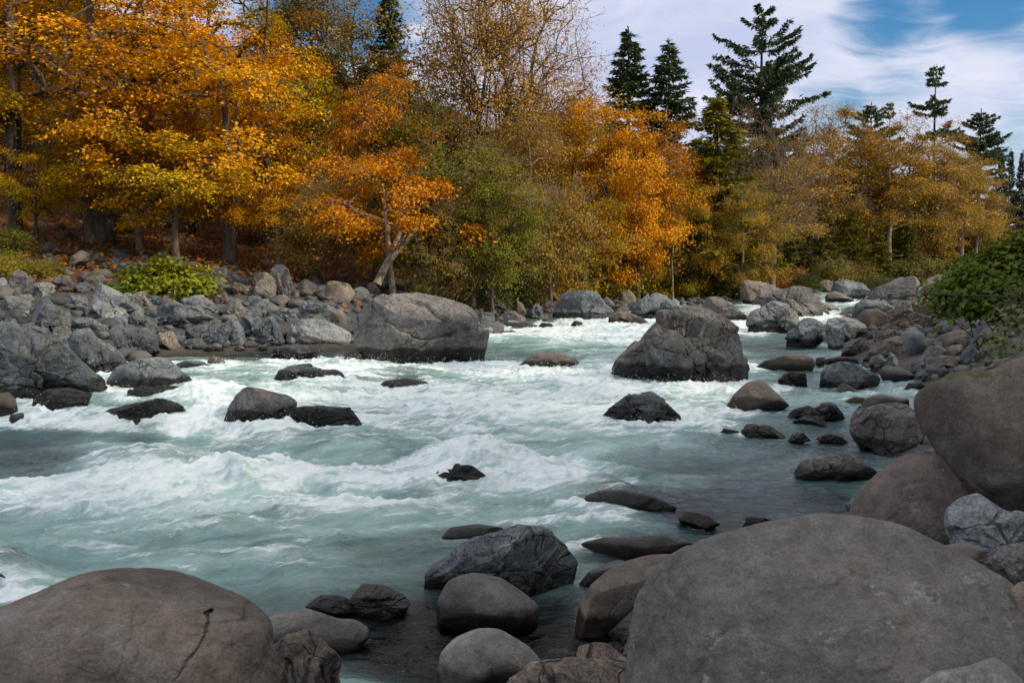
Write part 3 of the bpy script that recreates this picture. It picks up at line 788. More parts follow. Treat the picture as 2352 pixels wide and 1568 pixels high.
rock(6, 'furrowed brown outcrop', 'big furrowed brown outcrop left of and below the right-hand bush', 'A', 'b',
     [(1405, 505), (1520, 468), (1600, 418), (1680, 378), (1760, 418), (1905, 560), (1900, 595), (1700, 600), (1500, 614), (1430, 604)], moss=0.2, shade=1.25)
rock(6, 'blocky pale boulder', 'blocky pale grey boulder standing at the right water edge', 'M', 'p',
     [(985, 600), (1000, 558), (1100, 548), (1200, 553), (1294, 610), (1200, 655), (1095, 745), (1010, 775), (993, 690)], shade=0.85)
rock(6, 'split water-edge rock', 'split grey rock in the shallows left of the blocky pale boulder', 'A', 'g',
     [(688, 735), (720, 648), (860, 568), (930, 578), (997, 620), (992, 690), (900, 744), (760, 764)], shade=1.15)
rock(6, 'dark capped stone', 'dark-topped stone behind the flat-fronted grey block', 'M', 'w',
     [(1088, 735), (1100, 678), (1180, 653), (1290, 648), (1324, 690), (1200, 715)], shade=0.7)
rock(6, 'flat-fronted block', 'grey flat-fronted block left of the brown wedge', 'M', 'w',
     [(1083, 815), (1110, 728), (1220, 688), (1280, 698), (1294, 770), (1200, 828), (1110, 828)])
rock(6, 'brown wedge', 'brown wedge-shaped rock with hollowed face on the right bank', 'M', 'b',
     [(1223, 815), (1330, 730), (1480, 668), (1560, 698), (1584, 770), (1540, 844), (1400, 805), (1300, 834)], shade=1.25)
rock(6, 'grey round shoulder', 'rounded grey rock right behind the brown wedge', 'R', 'g',
     [(1498, 655), (1590, 638), (1660, 658), (1694, 750), (1640, 814), (1570, 814)], shade=1.1)
rock(6, 'small grey wedge', 'small grey rock above the flat-fronted block', 'M', 'w',
     [(1308, 675), (1360, 638), (1430, 628), (1464, 680), (1400, 714), (1330, 722)])
rock(6, 'flat brown lid', 'flat brown slab lying above the small grey wedge', 'M', 'b',
     [(1328, 620), (1430, 598), (1532, 620), (1512, 653), (1400, 658)], shade=1.3)
rock(6, 'tan egg rock', 'long tan egg-shaped rock below the right-hand bush', 'R', 't',
     [(1723, 728), (1760, 678), (1880, 638), (1962, 638), (1979, 690), (1850, 744), (1740, 753)], shade=0.75)
rock(6, 'angular bank rock', 'angular grey rock under the tan egg rock', 'M', 'w',
     [(1608, 835), (1680, 758), (1770, 738), (1824, 780), (1812, 834), (1720, 853)])
rock(6, 'shadow-side rock', 'dark grey angular rock in front of the angular bank rock', 'M', 'd',
     [(1603, 925), (1640, 848), (1710, 813), (1790, 860), (1814, 920), (1750, 953), (1660, 953)], shade=1.3)
rock(6, 'lens-shaped rock', 'smooth lens-shaped brown rock with pale top right of the round dark boulder', 'R', 'w',
     [(1343, 915), (1390, 883), (1480, 888), (1604, 950), (1602, 988), (1500, 1004), (1380, 984)], wet=0.28)
rock(6, 'round dark boulder', 'round dark cracked boulder in the right shallows', 'M', 'd',
     [(935, 1025), (960, 930), (1000, 878), (1080, 853), (1190, 868), (1300, 930), (1374, 970), (1382, 1012), (1290, 1064), (1150, 1056), (960, 1045)], shade=1.35, wet=0.2)
rock(6, 'cream-topped whaleback', 'smooth whaleback rock with dry cream top and wet brown base', 'R', 't',
     [(465, 905), (560, 850), (700, 808), (800, 798), (900, 830), (914, 880), (880, 924), (740, 930), (560, 920)], wet=0.36, shade=0.85)
rock(6, 'black block', 'black square wet block in front of the cream-topped whaleback', 'A', 'k',
     [(643, 1022), (660, 938), (760, 918), (850, 938), (862, 1022), (740, 1034)], wet=0.95)
rock(6, 'brown pyramid', 'smooth brown pyramid rock with dark foot in the right channel', 'R', 't',
     [(278, 1170), (350, 1080), (440, 998), (520, 976), (560, 988), (660, 1080), (745, 1160), (640, 1185), (520, 1180), (430, 1205), (340, 1205)], wet=0.24, shade=0.8)
rock(6, 'pale shark fin', 'pale tilted fin-shaped rock beside the round dark boulder', 'R', 'p',
     [(1038, 1085), (1080, 1008), (1120, 1003), (1200, 1050), (1284, 1080), (1150, 1094)], shade=0.85)
rock(6, 'pale flat cobble', 'pale flat cobble in the shallows below the pale shark fin', 'R', 't',
     [(1096, 1135), (1180, 1093), (1257, 1105), (1240, 1145), (1140, 1150)])
rock(6, 'dark low ridge', 'dark low ridge of wet rock in the right shallows', 'A', 'd',
     [(688, 1248), (760, 1188), (860, 1168), (950, 1178), (964, 1232), (800, 1255)], wet=0.3, shade=1.2)
rock(6, 'dark knuckle rock', 'dark knuckle-shaped rock at the right end of the low ridge', 'A', 'd',
     [(908, 1170), (960, 1138), (1040, 1132), (1092, 1190), (1124, 1242), (1040, 1268), (960, 1244)], wet=0.3)
rock(6, 'pale low slab', 'pale grey low slab in front of the dark low ridge', 'M', 'p',
     [(748, 1275), (850, 1223), (930, 1228), (1004, 1285), (860, 1295)], shade=0.85)
rock(6, 'mid-channel dark rock', 'dark cracked rock barely above the water in the right channel', 'A', 'd',
     [(396, 1338), (430, 1288), (590, 1283), (660, 1330), (716, 1370), (560, 1385), (420, 1375)], wet=0.25, shade=1.3)
rock(6, 'mid-channel satellite', 'small dark rock touching the left end of the mid-channel dark rock', 'A', 'd',
     [(246, 1363), (280, 1328), (380, 1328), (402, 1368)], wet=0.6)
rock(6, 'black shallows stone', 'small black stone right of the mid-channel dark rock', 'A', 'd',
     [(728, 1393), (770, 1338), (830, 1348), (884, 1400), (790, 1414)], wet=0.6)
rock(6, 'dark shoal rock', 'dark shoal rock by the waterline left of the bulging brown boulder', 'A', 'd',
     [(926, 1393), (1000, 1343), (1080, 1368), (1154, 1410), (1040, 1424)], wet=0.6)
rock(6, 'bulging brown boulder', 'bulging brown-grey boulder under the overhang of the largest right boulder', 'M', 'w',
     [(1143, 1335), (1170, 1230), (1230, 1178), (1330, 1148), (1460, 1128), (1562, 1150), (1655, 1300), (1685, 1400), (1550, 1475), (1400, 1495), (1260, 1485), (1178, 1400)], shade=0.85, wet=0.2)
rock(6, 'grey hump behind', 'grey-brown hump showing just over the bulging brown boulder', 'R', 'w',
     [(1183, 1220), (1250, 1110), (1370, 1073), (1460, 1098), (1562, 1110), (1560, 1180), (1300, 1200)], base=(1300, 1215))
rock(6, 'black wedge stone', 'black rounded stone at the water by the largest right boulder', 'R', 'k',
     [(1496, 1065), (1560, 998), (1640, 988), (1694, 1020), (1600, 1075)], shade=1.4)
rock(6, 'dark pointed cobble', 'dark pointed cobble above the black rounded stone', 'M', 'd',
     [(1628, 995), (1660, 938), (1710, 948), (1702, 1004)])
rock(6, 'blue cobble', 'small blue-grey cobble left of the largest right boulder', 'R', 'g',
     [(1698, 975), (1720, 938), (1760, 943), (1772, 985)], shade=1.2)
rock(6, 'cream knobbly stone', 'cream knobbly stone among cobbles on the right bank', 'M', 't',
     [(1758, 853), (1770, 813), (1830, 813), (1914, 840), (1902, 875), (1830, 893)], shade=1.1)
rock(6, 'grey bank cobble', 'grey cobble between the cream stone and the dark rock under the bush', 'M', 'g',
     [(1908, 835), (1930, 778), (2000, 758), (2052, 800), (2032, 862), (1930, 864)])
rock(6, 'tan bank cobble', 'tan cobble in front of the tan egg rock', 'R', 't',
     [(1818, 778), (1850, 743), (1930, 738), (1942, 780), (1850, 824)], shade=0.8)
rock(6, 'dark bush-foot rock', 'dark mossy rock directly under the right-hand bush', 'A', 'd',
     [(1956, 725), (1990, 638), (2080, 608), (2200, 618), (2204, 685), (2100, 744), (2040, 775)], moss=0.5, shade=1.3)
rock(6, 'grey footing stone', 'pale grey stone right of the dark bush-foot rock', 'M', 'p',
     [(2036, 805), (2050, 758), (2120, 733), (2174, 770), (2140, 825)], shade=0.8)
rock(6, 'flat brown shallows slab', 'flat brown slab between whaleback and round dark boulder', 'R', 'b',
     [(956, 885), (980, 838), (1060, 818), (1200, 828), (1214, 872), (1100, 865)], shade=1.1)
rock(6, 'small brown shallows stone', 'small brown stone right of the cream-topped whaleback', 'M', 'w',
     [(908, 875), (920, 828), (980, 823), (972, 895)], shade=0.8)
rock(6, 'dark bank block', 'dark block with wet sides by the little side trickle', 'A', 'd',
     [(1278, 885), (1290, 818), (1370, 798), (1434, 840), (1402, 905), (1310, 918)])
rock(6, 'slate bank wedge', 'slate wedge right of the dark bank block', 'A', 'g',
     [(1398, 845), (1430, 788), (1470, 820), (1494, 880), (1450, 895)])
rock(6, 'pale slab under bush', 'pale tan slab behind the left side of the right-hand bush', 'R', 't',
     [(1635, 370), (1660, 298), (1770, 248), (1860, 240), (1900, 320), (1720, 380)], dist=38)
rock(6, 'tan slab above overhang', 'flat tan slab resting above the largest right boulder', 'M', 't',
     [(2046, 915), (2150, 848), (2300, 808), (2450, 795), (2450, 890), (2200, 925)], shade=0.75, dist=9.5)

# ---- the near bank
rock(6, 'largest right boulder', 'massive overhanging brown boulder with moss on top at the right edge', 'R', 'b',
     [(1553, 1112), (1640, 1038), (1760, 988), (1900, 928), (2130, 918), (2230, 858), (2352, 818), (2560, 800), (2750, 1200), (2700, 1560), (2500, 1850), (2200, 1790), (2000, 1650), (1830, 1540), (1700, 1400), (1620, 1260)], dist=7.0, moss=0.5, thick=0.8, lichen=0.9, shade=0.75)
rock(8, 'near grey boulder', 'enormous smooth grey boulder filling the lower right corner', 'R', 'w',
     [(538, 1000), (560, 850), (596, 640), (700, 538), (830, 458), (1000, 378), (1200, 318), (1420, 283), (1600, 288), (1800, 338), (1960, 418), (2100, 498), (2250, 608), (2400, 720), (2550, 880), (2600, 1300), (1500, 1450), (520, 1350)], dist=4.7, thick=0.85, lichen=0.5, power=2.9, shade=0.66, cuts=[(0.12, 0.62, 0.70, 0.80), (-0.12, 0.10, 1.0, 0.80), (-0.75, 0.12, 0.6, 0.80), (0.55, 0.35, 0.75, 0.84), (0.3, -0.45, 0.8, 0.84)])
rock(8, 'brown boulder behind', 'smooth brown boulder behind the enormous near grey boulder', 'R', 'b',
     [(1510, 290), (1570, 200), (1700, 88), (1780, 13), (1850, 3), (1980, 23), (2080, 130), (2145, 200), (2150, 380), (2000, 480), (1700, 420)], dist=7.0, shade=1.15, lichen=0.3)
rock(8, 'lumpy grey rock', 'lumpy grey rock wedged beneath the massive overhanging brown boulder', 'M', 'g',
     [(1983, 340), (1990, 270), (2050, 218), (2140, 193), (2250, 260), (2370, 300), (2400, 400), (2250, 464), (2180, 454), (2050, 424)], dist=6.3, shade=1.0)
rock(8, 'edge slab', 'pale grey-brown slab at the right edge behind the near grey boulder', 'M', 'w',
     [(2140, 510), (2250, 438), (2352, 418), (2460, 420), (2460, 680), (2290, 660)], dist=5.4)
rock(8, 'second edge stone', 'brownish stone at the right edge below the pale slab', 'R', 'b',
     [(2280, 640), (2330, 605), (2460, 590), (2460, 760), (2330, 720)], dist=5.0, shade=1.2)
rock(8, 'shadowed gap stone', 'small brown stone in the dark gap under the lumpy grey rock', 'R', 'b',
     [(1970, 440), (2080, 418), (2200, 468), (2170, 540), (2050, 520)], dist=6.0, shade=1.1)
rock(8, 'leaning slab', 'long brown slab leaning out of the near pool against the grey boulder', 'R', 't',
     [(270, 845), (300, 720), (360, 620), (430, 560), (520, 508), (640, 478), (770, 473), (800, 520), (680, 620), (580, 710), (440, 795), (320, 848)], thick=0.55, shade=0.75, wet=0.10, cuts=[(-0.1, 0.75, 0.65, 0.62), (0.35, -0.5, 0.8, 0.6)])
rock(8, 'dark slab behind', 'dark brown slab just behind the long leaning slab', 'R', 'd',
     [(276, 630), (350, 558), (470, 502), (530, 502), (480, 580), (340, 640)], wet=0.15, shade=1.1)
rock(0, 'broken near boulder', 'broken grey boulder with a pale cracked face at the near water edge', 'A', 'g',
     [(966, 1375), (982, 1310), (1035, 1254), (1130, 1221), (1190, 1207), (1250, 1214), (1302, 1245), (1333, 1290), (1312, 1350), (1272, 1370), (1230, 1374), (1120, 1378)], lichen=0.8, wet=0.16, shade=0.85, thick=0.85)
rock(0, 'rounded pool boulder', 'rounded grey-brown boulder in the near pool before the broken boulder', 'R', 'w',
     [(1004, 1432), (1004, 1380), (1030, 1330), (1085, 1312), (1150, 1324), (1200, 1358), (1240, 1390), (1237, 1422), (1190, 1443), (1090, 1443)], wet=0.12, shade=0.85)
rock(0, 'pale cleft boulder', 'pale rounded boulder with a cleft at the bottom of the near pool', 'R', 'w',
     [(1003, 1540), (1010, 1500), (1040, 1459), (1090, 1436), (1150, 1444), (1210, 1478), (1250, 1518), (1205, 1560), (1100, 1585), (1010, 1568)], wet=0.08, shade=1.1)
rock(0, 'rough bottom slab', 'rough brown bedrock slab at the bottom edge left of the grey boulder', 'A', 'b',
     [(1150, 1580), (1220, 1523), (1310, 1500), (1380, 1495), (1455, 1505), (1470, 1660), (1150, 1680)], dist=6.2, shade=1.2, wet=0.1)
rock(8, 'wet crust rock', 'dark wet crusted rock just above the rough bottom slab', 'A', 'd',
     [(318, 935), (340, 898), (480, 888), (550, 920), (500, 944), (350, 964)], wet=0.35)
rock(8, 'corner stone', 'pale smooth stone cut by the bottom right corner', 'R', 'w',
     [(1840, 1085), (1960, 1012), (2100, 988), (2230, 938), (2290, 968), (2370, 1060), (2420, 1200), (1860, 1200)], dist=3.7, shade=1.25)
rock(8, 'grey chock stone', 'small grey stone against the left foot of the near grey boulder', 'R', 'g',
     [(505, 905), (545, 830), (585, 805), (590, 900)], dist=6.2)
rock(8, 'layered shallows rock', 'layered grey-brown rock with overhanging edges in the right shallows', 'M', 'w',
     [(1290, 105), (1330, 50), (1420, 18), (1530, 13), (1620, 60), (1684, 100), (1620, 143), (1500, 153), (1400, 135)], shade=0.85, wet=0.14)
rock(8, 'drowned near rock', 'dark brown drowned rock with water curling over it near the grey boulder', 'R', 'd',
     [(306, 262), (340, 208), (400, 186), (520, 180), (650, 205), (760, 262), (730, 297), (560, 278), (420, 268)], wet=0.95, shade=0.9)
rock(8, 'drowned flat slab', 'flat drowned slab with a white curl of foam on it, behind the leaning slab', 'R', 'w',
     [(290, 455), (330, 420), (430, 398), (530, 402), (700, 384), (840, 425), (780, 470), (640, 492), (480, 500), (320, 485)], thick=0.8, wet=0.95, shade=0.9)
rock(8, 'drowned side rock', 'smaller drowned brown rock right of the dark curling one', 'R', 'b',
     [(760, 320), (800, 275), (900, 290), (960, 340), (900, 360)], wet=0.95)
rock(8, 'mossy water-edge rock', 'black mossy rock sticking out behind the near grey boulder', 'A', 'k',
     [(1056, 348), (1080, 313), (1230, 306), (1280, 330), (1200, 370)], moss=0.6)
rock(0, 'drowned ledge', 'dark drowned ledge behind the broken near boulder', 'R', 'd',
     [(1012, 1235), (1035, 1210), (1100, 1202), (1160, 1212), (1150, 1245), (1060, 1252)], wet=0.95)
rock(7, 'near brown boulder', 'enormous speckled brown boulder with one long crack, lower left corner', 'R', 'b',
     [(-260, 900), (-100, 790), (0, 735), (200, 640), (330, 580), (500, 532), (680, 520), (830, 538), (1000, 606), (1130, 668), (1200, 720), (1235, 790), (1253, 900), (1268, 1069), (1275, 1350), (-260, 1400)], dist=4.6, thick=0.9, lichen=1.0, power=2.6, shade=0.95, crack=[(972, 735), (950, 745), (958, 790), (940, 850), (915, 900), (860, 965), (850, 990), (800, 1060)])
rock(7, 'saddle-shaped rock', 'smooth saddle-shaped grey rock right of the near brown boulder', 'R', 'w',
     [(1180, 890), (1200, 790), (1270, 740), (1350, 726), (1440, 733), (1560, 773), (1640, 773), (1692, 810), (1703, 852), (1640, 904), (1540, 934), (1400, 930)], wet=0.10, shade=0.75)
rock(7, 'dark rough rock', 'dark rough lump of rock at the bottom edge below the saddle-shaped rock', 'A', 'b',
     [(1240, 890), (1330, 848), (1380, 833), (1440, 858), (1500, 918), (1552, 980), (1575, 1069), (1560, 1250), (1240, 1250)], dist=6.0, shade=0.9)
rock(7, 'wet left twin', 'low glossy wet rock, left of two touching rocks in the near pool', 'M', 'd',
     [(1390, 720), (1470, 663), (1560, 663), (1615, 690), (1655, 745), (1600, 764), (1500, 748)], wet=0.28, shade=1.2)
rock(7, 'wet right twin', 'taller glossy brown rock, right of two touching rocks in the near pool', 'M', 'b',
     [(1600, 690), (1660, 608), (1760, 613), (1850, 660), (1888, 702), (1850, 744), (1760, 768), (1650, 750)], wet=0.22, shade=0.9)
rock(7, 'drowned edge rock', 'dark drowned rock at the left edge behind the near brown boulder', 'R', 'd',
     [(-80, 720), (-60, 580), (0, 562), (60, 600), (110, 650), (60, 710)], wet=0.95)
# ================================================================== ground and river
def build_ground():
    # one sheet, finer near the river, reaching the horizon
    ys = np.concatenate([np.linspace(-40, 2, 20, endpoint=False), 2 * (75.0 ** np.linspace(0, 1, 330))])
    ys = np.concatenate([ys, [170, 200, 260, 400, 800, 1600]])
    u = np.linspace(-1, 1, 340); u = np.sign(u) * np.abs(u) ** 1.15
    Y, U = np.meshgrid(ys, u, indexing='ij')
    X = U * (26 + 0.72 * np.maximum(Y, 0))
    Z = terrain(X, Y)
    dl = sdist(LEFT, X, Y)
    n = fbm2(X * 0.5, Y * 0.5, 4, 3)
    Z = Z + n * 0.14 * (0.4 + smooth(0, 12, dl)) + fbm2(X * 1.7, Y * 1.7, 3, 8) * 0.06
    Z = np.where(Y > 160, np.minimum(Z, 14), Z)
    forest = np.maximum(smooth(9, 15, dl) * smooth(5, -8, X) + smooth(4, 8, dl) * smooth(-8, 5, X), smooth(12, 25, -sdist(RIGHT, X, Y)))
    V = np.stack([X, Y, Z], -1).reshape(-1, 3)
    a, b = Y.shape
    i = np.arange(a * b).reshape(a, b)
    Fq = np.stack([i[:-1, :-1], i[:-1, 1:], i[1:, 1:], i[1:, :-1]], -1).reshape(-1, 4)
    me = np_mesh('ground', V, Fq, True, M_GROUND)
    at = me.attributes.new('forest', 'FLOAT', 'POINT'); at.data.foreach_set('value', forest.ravel().astype(np.float32))
    o = link('riverbank', me); o['kind'] = 'structure'
    # distant wooded hills beyond the bend
    return o

# (cx, cy, rx, ry, strength) in photo coordinates, laid onto the water plane
FOAM = [(1350, 768, 190, 20, .58), (1440, 746, 70, 10, .55), (1200, 772, 90, 12, .4), (1722, 765, 45, 14, .7), (1890, 733, 50, 8, .5),
        (1000, 853, 220, 15, .65), (1290, 878, 170, 22, .55), (870, 915, 210, 20, .65), (1150, 938, 260, 20, .55), (1400, 925, 130, 20, .5),
        (1100, 985, 380, 40, .34), (605, 1008, 80, 20, .85), (840, 985, 60, 12, .5), (90, 978, 150, 16, .8), (330, 992, 120, 12, .5),
        (320, 1085, 330, 34, .42), (480, 1125, 200, 28, .55), (150, 1140, 180, 36, .55), (950, 1108, 380, 18, .70), (1260, 1100, 180, 34, .5),
        (1080, 1090, 120, 16, .7), (1000, 1070, 30, 22, .4), (1150, 1070, 30, 22, .4), (250, 1200, 270, 40, .26), (700, 1170, 260, 25, .28), (1250, 1205, 140, 18, .5), (1450, 1200, 110, 16, .5),
        (1600, 1218, 50, 14, .75), (500, 836, 130, 7, .5), (640, 838, 90, 7, .45), (720, 862, 70, 8, .4), (478, 945, 34, 38, .9),
        (790, 880, 60, 10, .5), (1590, 902, 180, 14, .5), (1760, 905, 60, 14, .45), (1830, 945, 90, 20, .25), (1640, 960, 140, 18, .40),
        (1890, 1000, 80, 10, .2), (1400, 1258, 45, 10, .75), (30, 1375, 60, 25, .4), (640, 930, 110, 14, .3), (260, 905, 60, 10, .4),
        (650, 1290, 200, 14, .16), (1290, 1268, 60, 10, .3), (1700, 1000, 90, 10, .2), (1500, 985, 160, 16, .3), (420, 1290, 200, 20, .2), (1480, 790, 60, 10, .4),
        (850, 1240, 160, 12, .22), (250, 1040, 90, 12, .35)]
CALM = [(1780, 1110, 230, 80, .66), (1990, 1010, 160, 40, .55), (1200, 1475, 420, 100, 1.3), (600, 806, 260, 17, 1.5), (50, 1040, 120, 40, .75),
        (1850, 960, 120, 30, .3), (1900, 860, 110, 40, .5), (1760, 800, 90, 22, .6), (1560, 1280, 140, 40, .8), (560, 1375, 120, 30, .3), (1078, 1040, 60, 16, .5), (560, 1085, 90, 14, .5), (1650, 1180, 120, 30, .8),
        (1150, 812, 70, 14, .5), (320, 1010, 70, 12, .5), (960, 1290, 150, 30, .35), (1480, 1070, 90, 18, .3), (1830, 1190, 200, 40, 1.2)]
CLEARP = [(1180, 1480, 420, 88, 1.3), (1078, 1062, 34, 20, .8), (610, 800, 220, 12, .7), (1450, 1150, 130, 16, .55), (1510, 1285, 150, 30, .9), (930, 885, 60, 14, .5),
          (1600, 1195, 40, 18, .6), (930, 1285, 110, 22, .3), (1080, 1228, 90, 12, .6), (20, 1340, 50, 24, .5), (1370, 840, 10, 5, .0)]
# humps of water over hidden rocks: (cx, cy, rx, ry, metres)
HUMP = [(1078, 1082, 100, 17, .36), (560, 1112, 110, 17, .32), (930, 875, 80, 12, .20), (480, 925, 60, 18, .20), (1460, 1140, 140, 16, .10),
        (1330, 905, 120, 12, .16), (780, 1030, 130, 14, .20), (330, 1070, 110, 14, .18), (1380, 1048, 90, 12, .16), (1100, 905, 150, 10, .15),
        (1560, 1190, 80, 14, .10), (250, 970, 100, 10, .12), (1450, 765, 80, 6, .25), (1200, 790, 70, 6, .2), (930, 1270, 130, 16, .10),
        (830, 1060, 90, 12, .16), (20, 1345, 80, 24, .22), (620, 1010, 60, 14, .18)]

def blobs(L, px, py, stretch=0.0):
    o = np.zeros_like(px)
    for cx, cy, rx, ry, a in L:
        o += a * np.exp(-0.5 * (((px - cx) / rx) ** 2 + ((py - cy) / ry) ** 2) ** 1.25)
    return o

WATER = {}
def build_water():
    nr, nc = 1150, 1000
    ys = 3.0 * (50.0 ** np.linspace(0, 1, nr))
    u = np.linspace(-1, 1, nc)
    Y, U = np.meshgrid(ys, u, indexing='ij')
    X = U * (2.2 + 0.60 * Y)
    x, y = X.ravel(), Y.ravel()
    base = water_base(x, y)
    wx = fbm2(x * 0.20, y * 0.25, 3, 40) * 14; wy = fbm2(x * 0.20 + 50, y * 0.25, 3, 41)
    px, py = project(np.stack([x, y, base], 1))
    sc = np.clip(600 / np.maximum(py - 590, 20), 0.6, 6)          # photo pixels shrink with distance
    px2 = px + fbm2(x * 0.7, y * 0.7, 3, 42) * 60 / np.sqrt(sc); py2 = py + fbm2(x * 0.5, y * 0.9, 3, 43) * 22 / sc
    foam = 0.70 * blobs(FOAM, px2, py2); calm = blobs(CALM, px2, py2)
    calm = np.clip(calm, 0, 1)
    clear = np.clip(blobs(CLEARP, px, py), 0, 1) 
    for fx, fy, rr, a in FOAMSRC:
        m = np.abs(px - fx) < rr * 3
        foam[m] += 0.26 * np.exp(-0.5 * (((px[m] - fx) / (rr * 1.2)) ** 2 + ((py[m] - fy) / a) ** 2)) * (1 - calm[m])
    wa = fbm2(x * 0.22, y * 0.30, 3, 50) * 1.2
    # standing waves, long crests across the flow
    a1 = noise2(x * 0.33 + wa, y * 0.85 + wa, 51)
    r2 = 1 - np.abs(noise2(x * 0.62 + wa * 1.5, y * 1.25 + wa, 52)) * 2.2
    r3 = 1 - np.abs(noise2(x * 1.5 + wa * 2, y * 2.6 + wa, 53)) * 2.2
    n4 = fbm2(x * 3.0 + wa, y * 4.2, 4, 54, 0.58)
    n5 = fbm2(x * 9.0, y * 11.0, 3, 55, 0.6)
    turb = np.clip(1 - calm, 0.0, 1)
    far = smooth(26, 60, y)
    amp = turb * (1 - 0.3 * far)
    tm = np.clip(0.34 + 0.26 * a1 + 0.22 * (r2 - 0.4) + 0.12 * (r3 - 0.4), 0, 1)
    foamv = np.clip(foam * (1 - 0.55 * calm) + tm * turb * 0.80 - 0.42 * calm * (foam < 0.5), 0, 0.80)
    h = amp * (0.14 * a1 + 0.095 * r2 + 0.035 * r3 + 0.026 * n4) + turb * 0.006 * n5
    h += np.clip(foamv - 0.35, 0, 1) * turb * (0.06 + 0.060 * n4 + 0.018 * n5)
    h += 2.0 * (0.010 * noise2(x * 2.0 + wa, y * 3.0, 57) + 0.008 * noise2(x * 4.5, y * 6.5 + wa, 58) + 0.004 * noise2(x * 11, y * 14, 59)) * (0.8 + 0.4 * smooth(8, 12, y)) * (1 - 0.7 * turb)
    h += blobs(HUMP, px, py)
    # curls and splashes: lift thin crests where the foam is whitest
    crest = np.clip(foamv - 0.52, 0, 1) * np.clip(noise2(x * 7.5, y * 8.5, 60), 0, 1) ** 1.4 * np.clip(r3, 0, 1)
    h += crest * 0.5 * turb
    h -= 0.05 * calm
    z = base + h
    land = np.maximum(terrain(x, y), -0.75)
    aer = np.clip(0.92 - calm * 1.1 + 0.35 * a1 * turb, 0, 1) 
    i = np.arange(nr * nc).reshape(nr, nc)
    keep = (land < z + 0.5).reshape(nr, nc)
    kf = keep[:-1, :-1] | keep[1:, 1:] | keep[:-1, 1:] | keep[1:, :-1]
    Fq = np.stack([i[:-1, :-1], i[:-1, 1:], i[1:, 1:], i[1:, :-1]], -1)[kf]
    V = np.stack([x, y, z], 1)
    me = np_mesh('river', V, Fq, True, M_WATER)
    for nm, arr in (('foam', foamv), ('aerated', aer), ('clear', clear)):
        at = me.attributes.new(nm, 'FLOAT', 'POINT'); at.data.foreach_set('value', arr.astype(np.float32))
    o = link('river', me); o['kind'] = 'structure'
    # flying drops over the whitest crests
    g = np.random.default_rng(5)
    w = np.clip(foamv - 0.62, 0, 1) * (crest > 0.02) * (y < 34) * (land < z - 0.02)
    w = w * (y ** 2)
    if w.sum() > 0:
        k = g.choice(len(w), 2600, p=w / w.sum())
        c = V[k] + g.normal(size=(len(k), 3)) * np.array([0.10, 0.07, 0.0]) + np.array([0, 0, 1.0]) * np.abs(g.normal(size=(len(k), 1))) * 0.10
        rad = g.uniform(0.002, 0.0045, len(k)) * np.clip(V[k, 1] / 14, 0.7, 1.8)
        N, Fc = ico(1)
        VV = (c[:, None, :] + N[None] * rad[:, None, None] * np.array([1, 1, 1.5])).reshape(-1, 3)
        FF = (np.arange(len(k))[:, None, None] * len(N) + Fc[None]).reshape(-1, 3)
        s = link('spray', np_mesh('spray', VV, FF, True, M_SPRAY)); s['kind'] = 'stuff'
        s['label'] = 'white drops of spray flying over the rapids'

# ================================================================== smaller rocks and rubble
def poly_inside(p, x, y):
    inside = np.zeros(np.shape(x), bool)
    for a, b in zip(p, np.roll(p, -1, 0)):
        c = (a[1] > y) != (b[1] > y)
        xi = a[0] + (y - a[1]) * (b[0] - a[0]) / (b[1] - a[1] if b[1] != a[1] else 1e-9)
        inside ^= c & (x < xi)
    return inside

def filler_mesh(style, seed):
    R = np.ones(720)
    V, Fc, S = shape_surface(R, 1.0, 0.8, 0.9, style, 5, seed, {'A': 3.0, 'M': 2.7, 'R': 2.3}[style])
    V = V[:, [0, 2, 1]]
    return np_mesh('rock', V, Fc, True, M_SMOOTH if style == 'R' else M_FRAC)

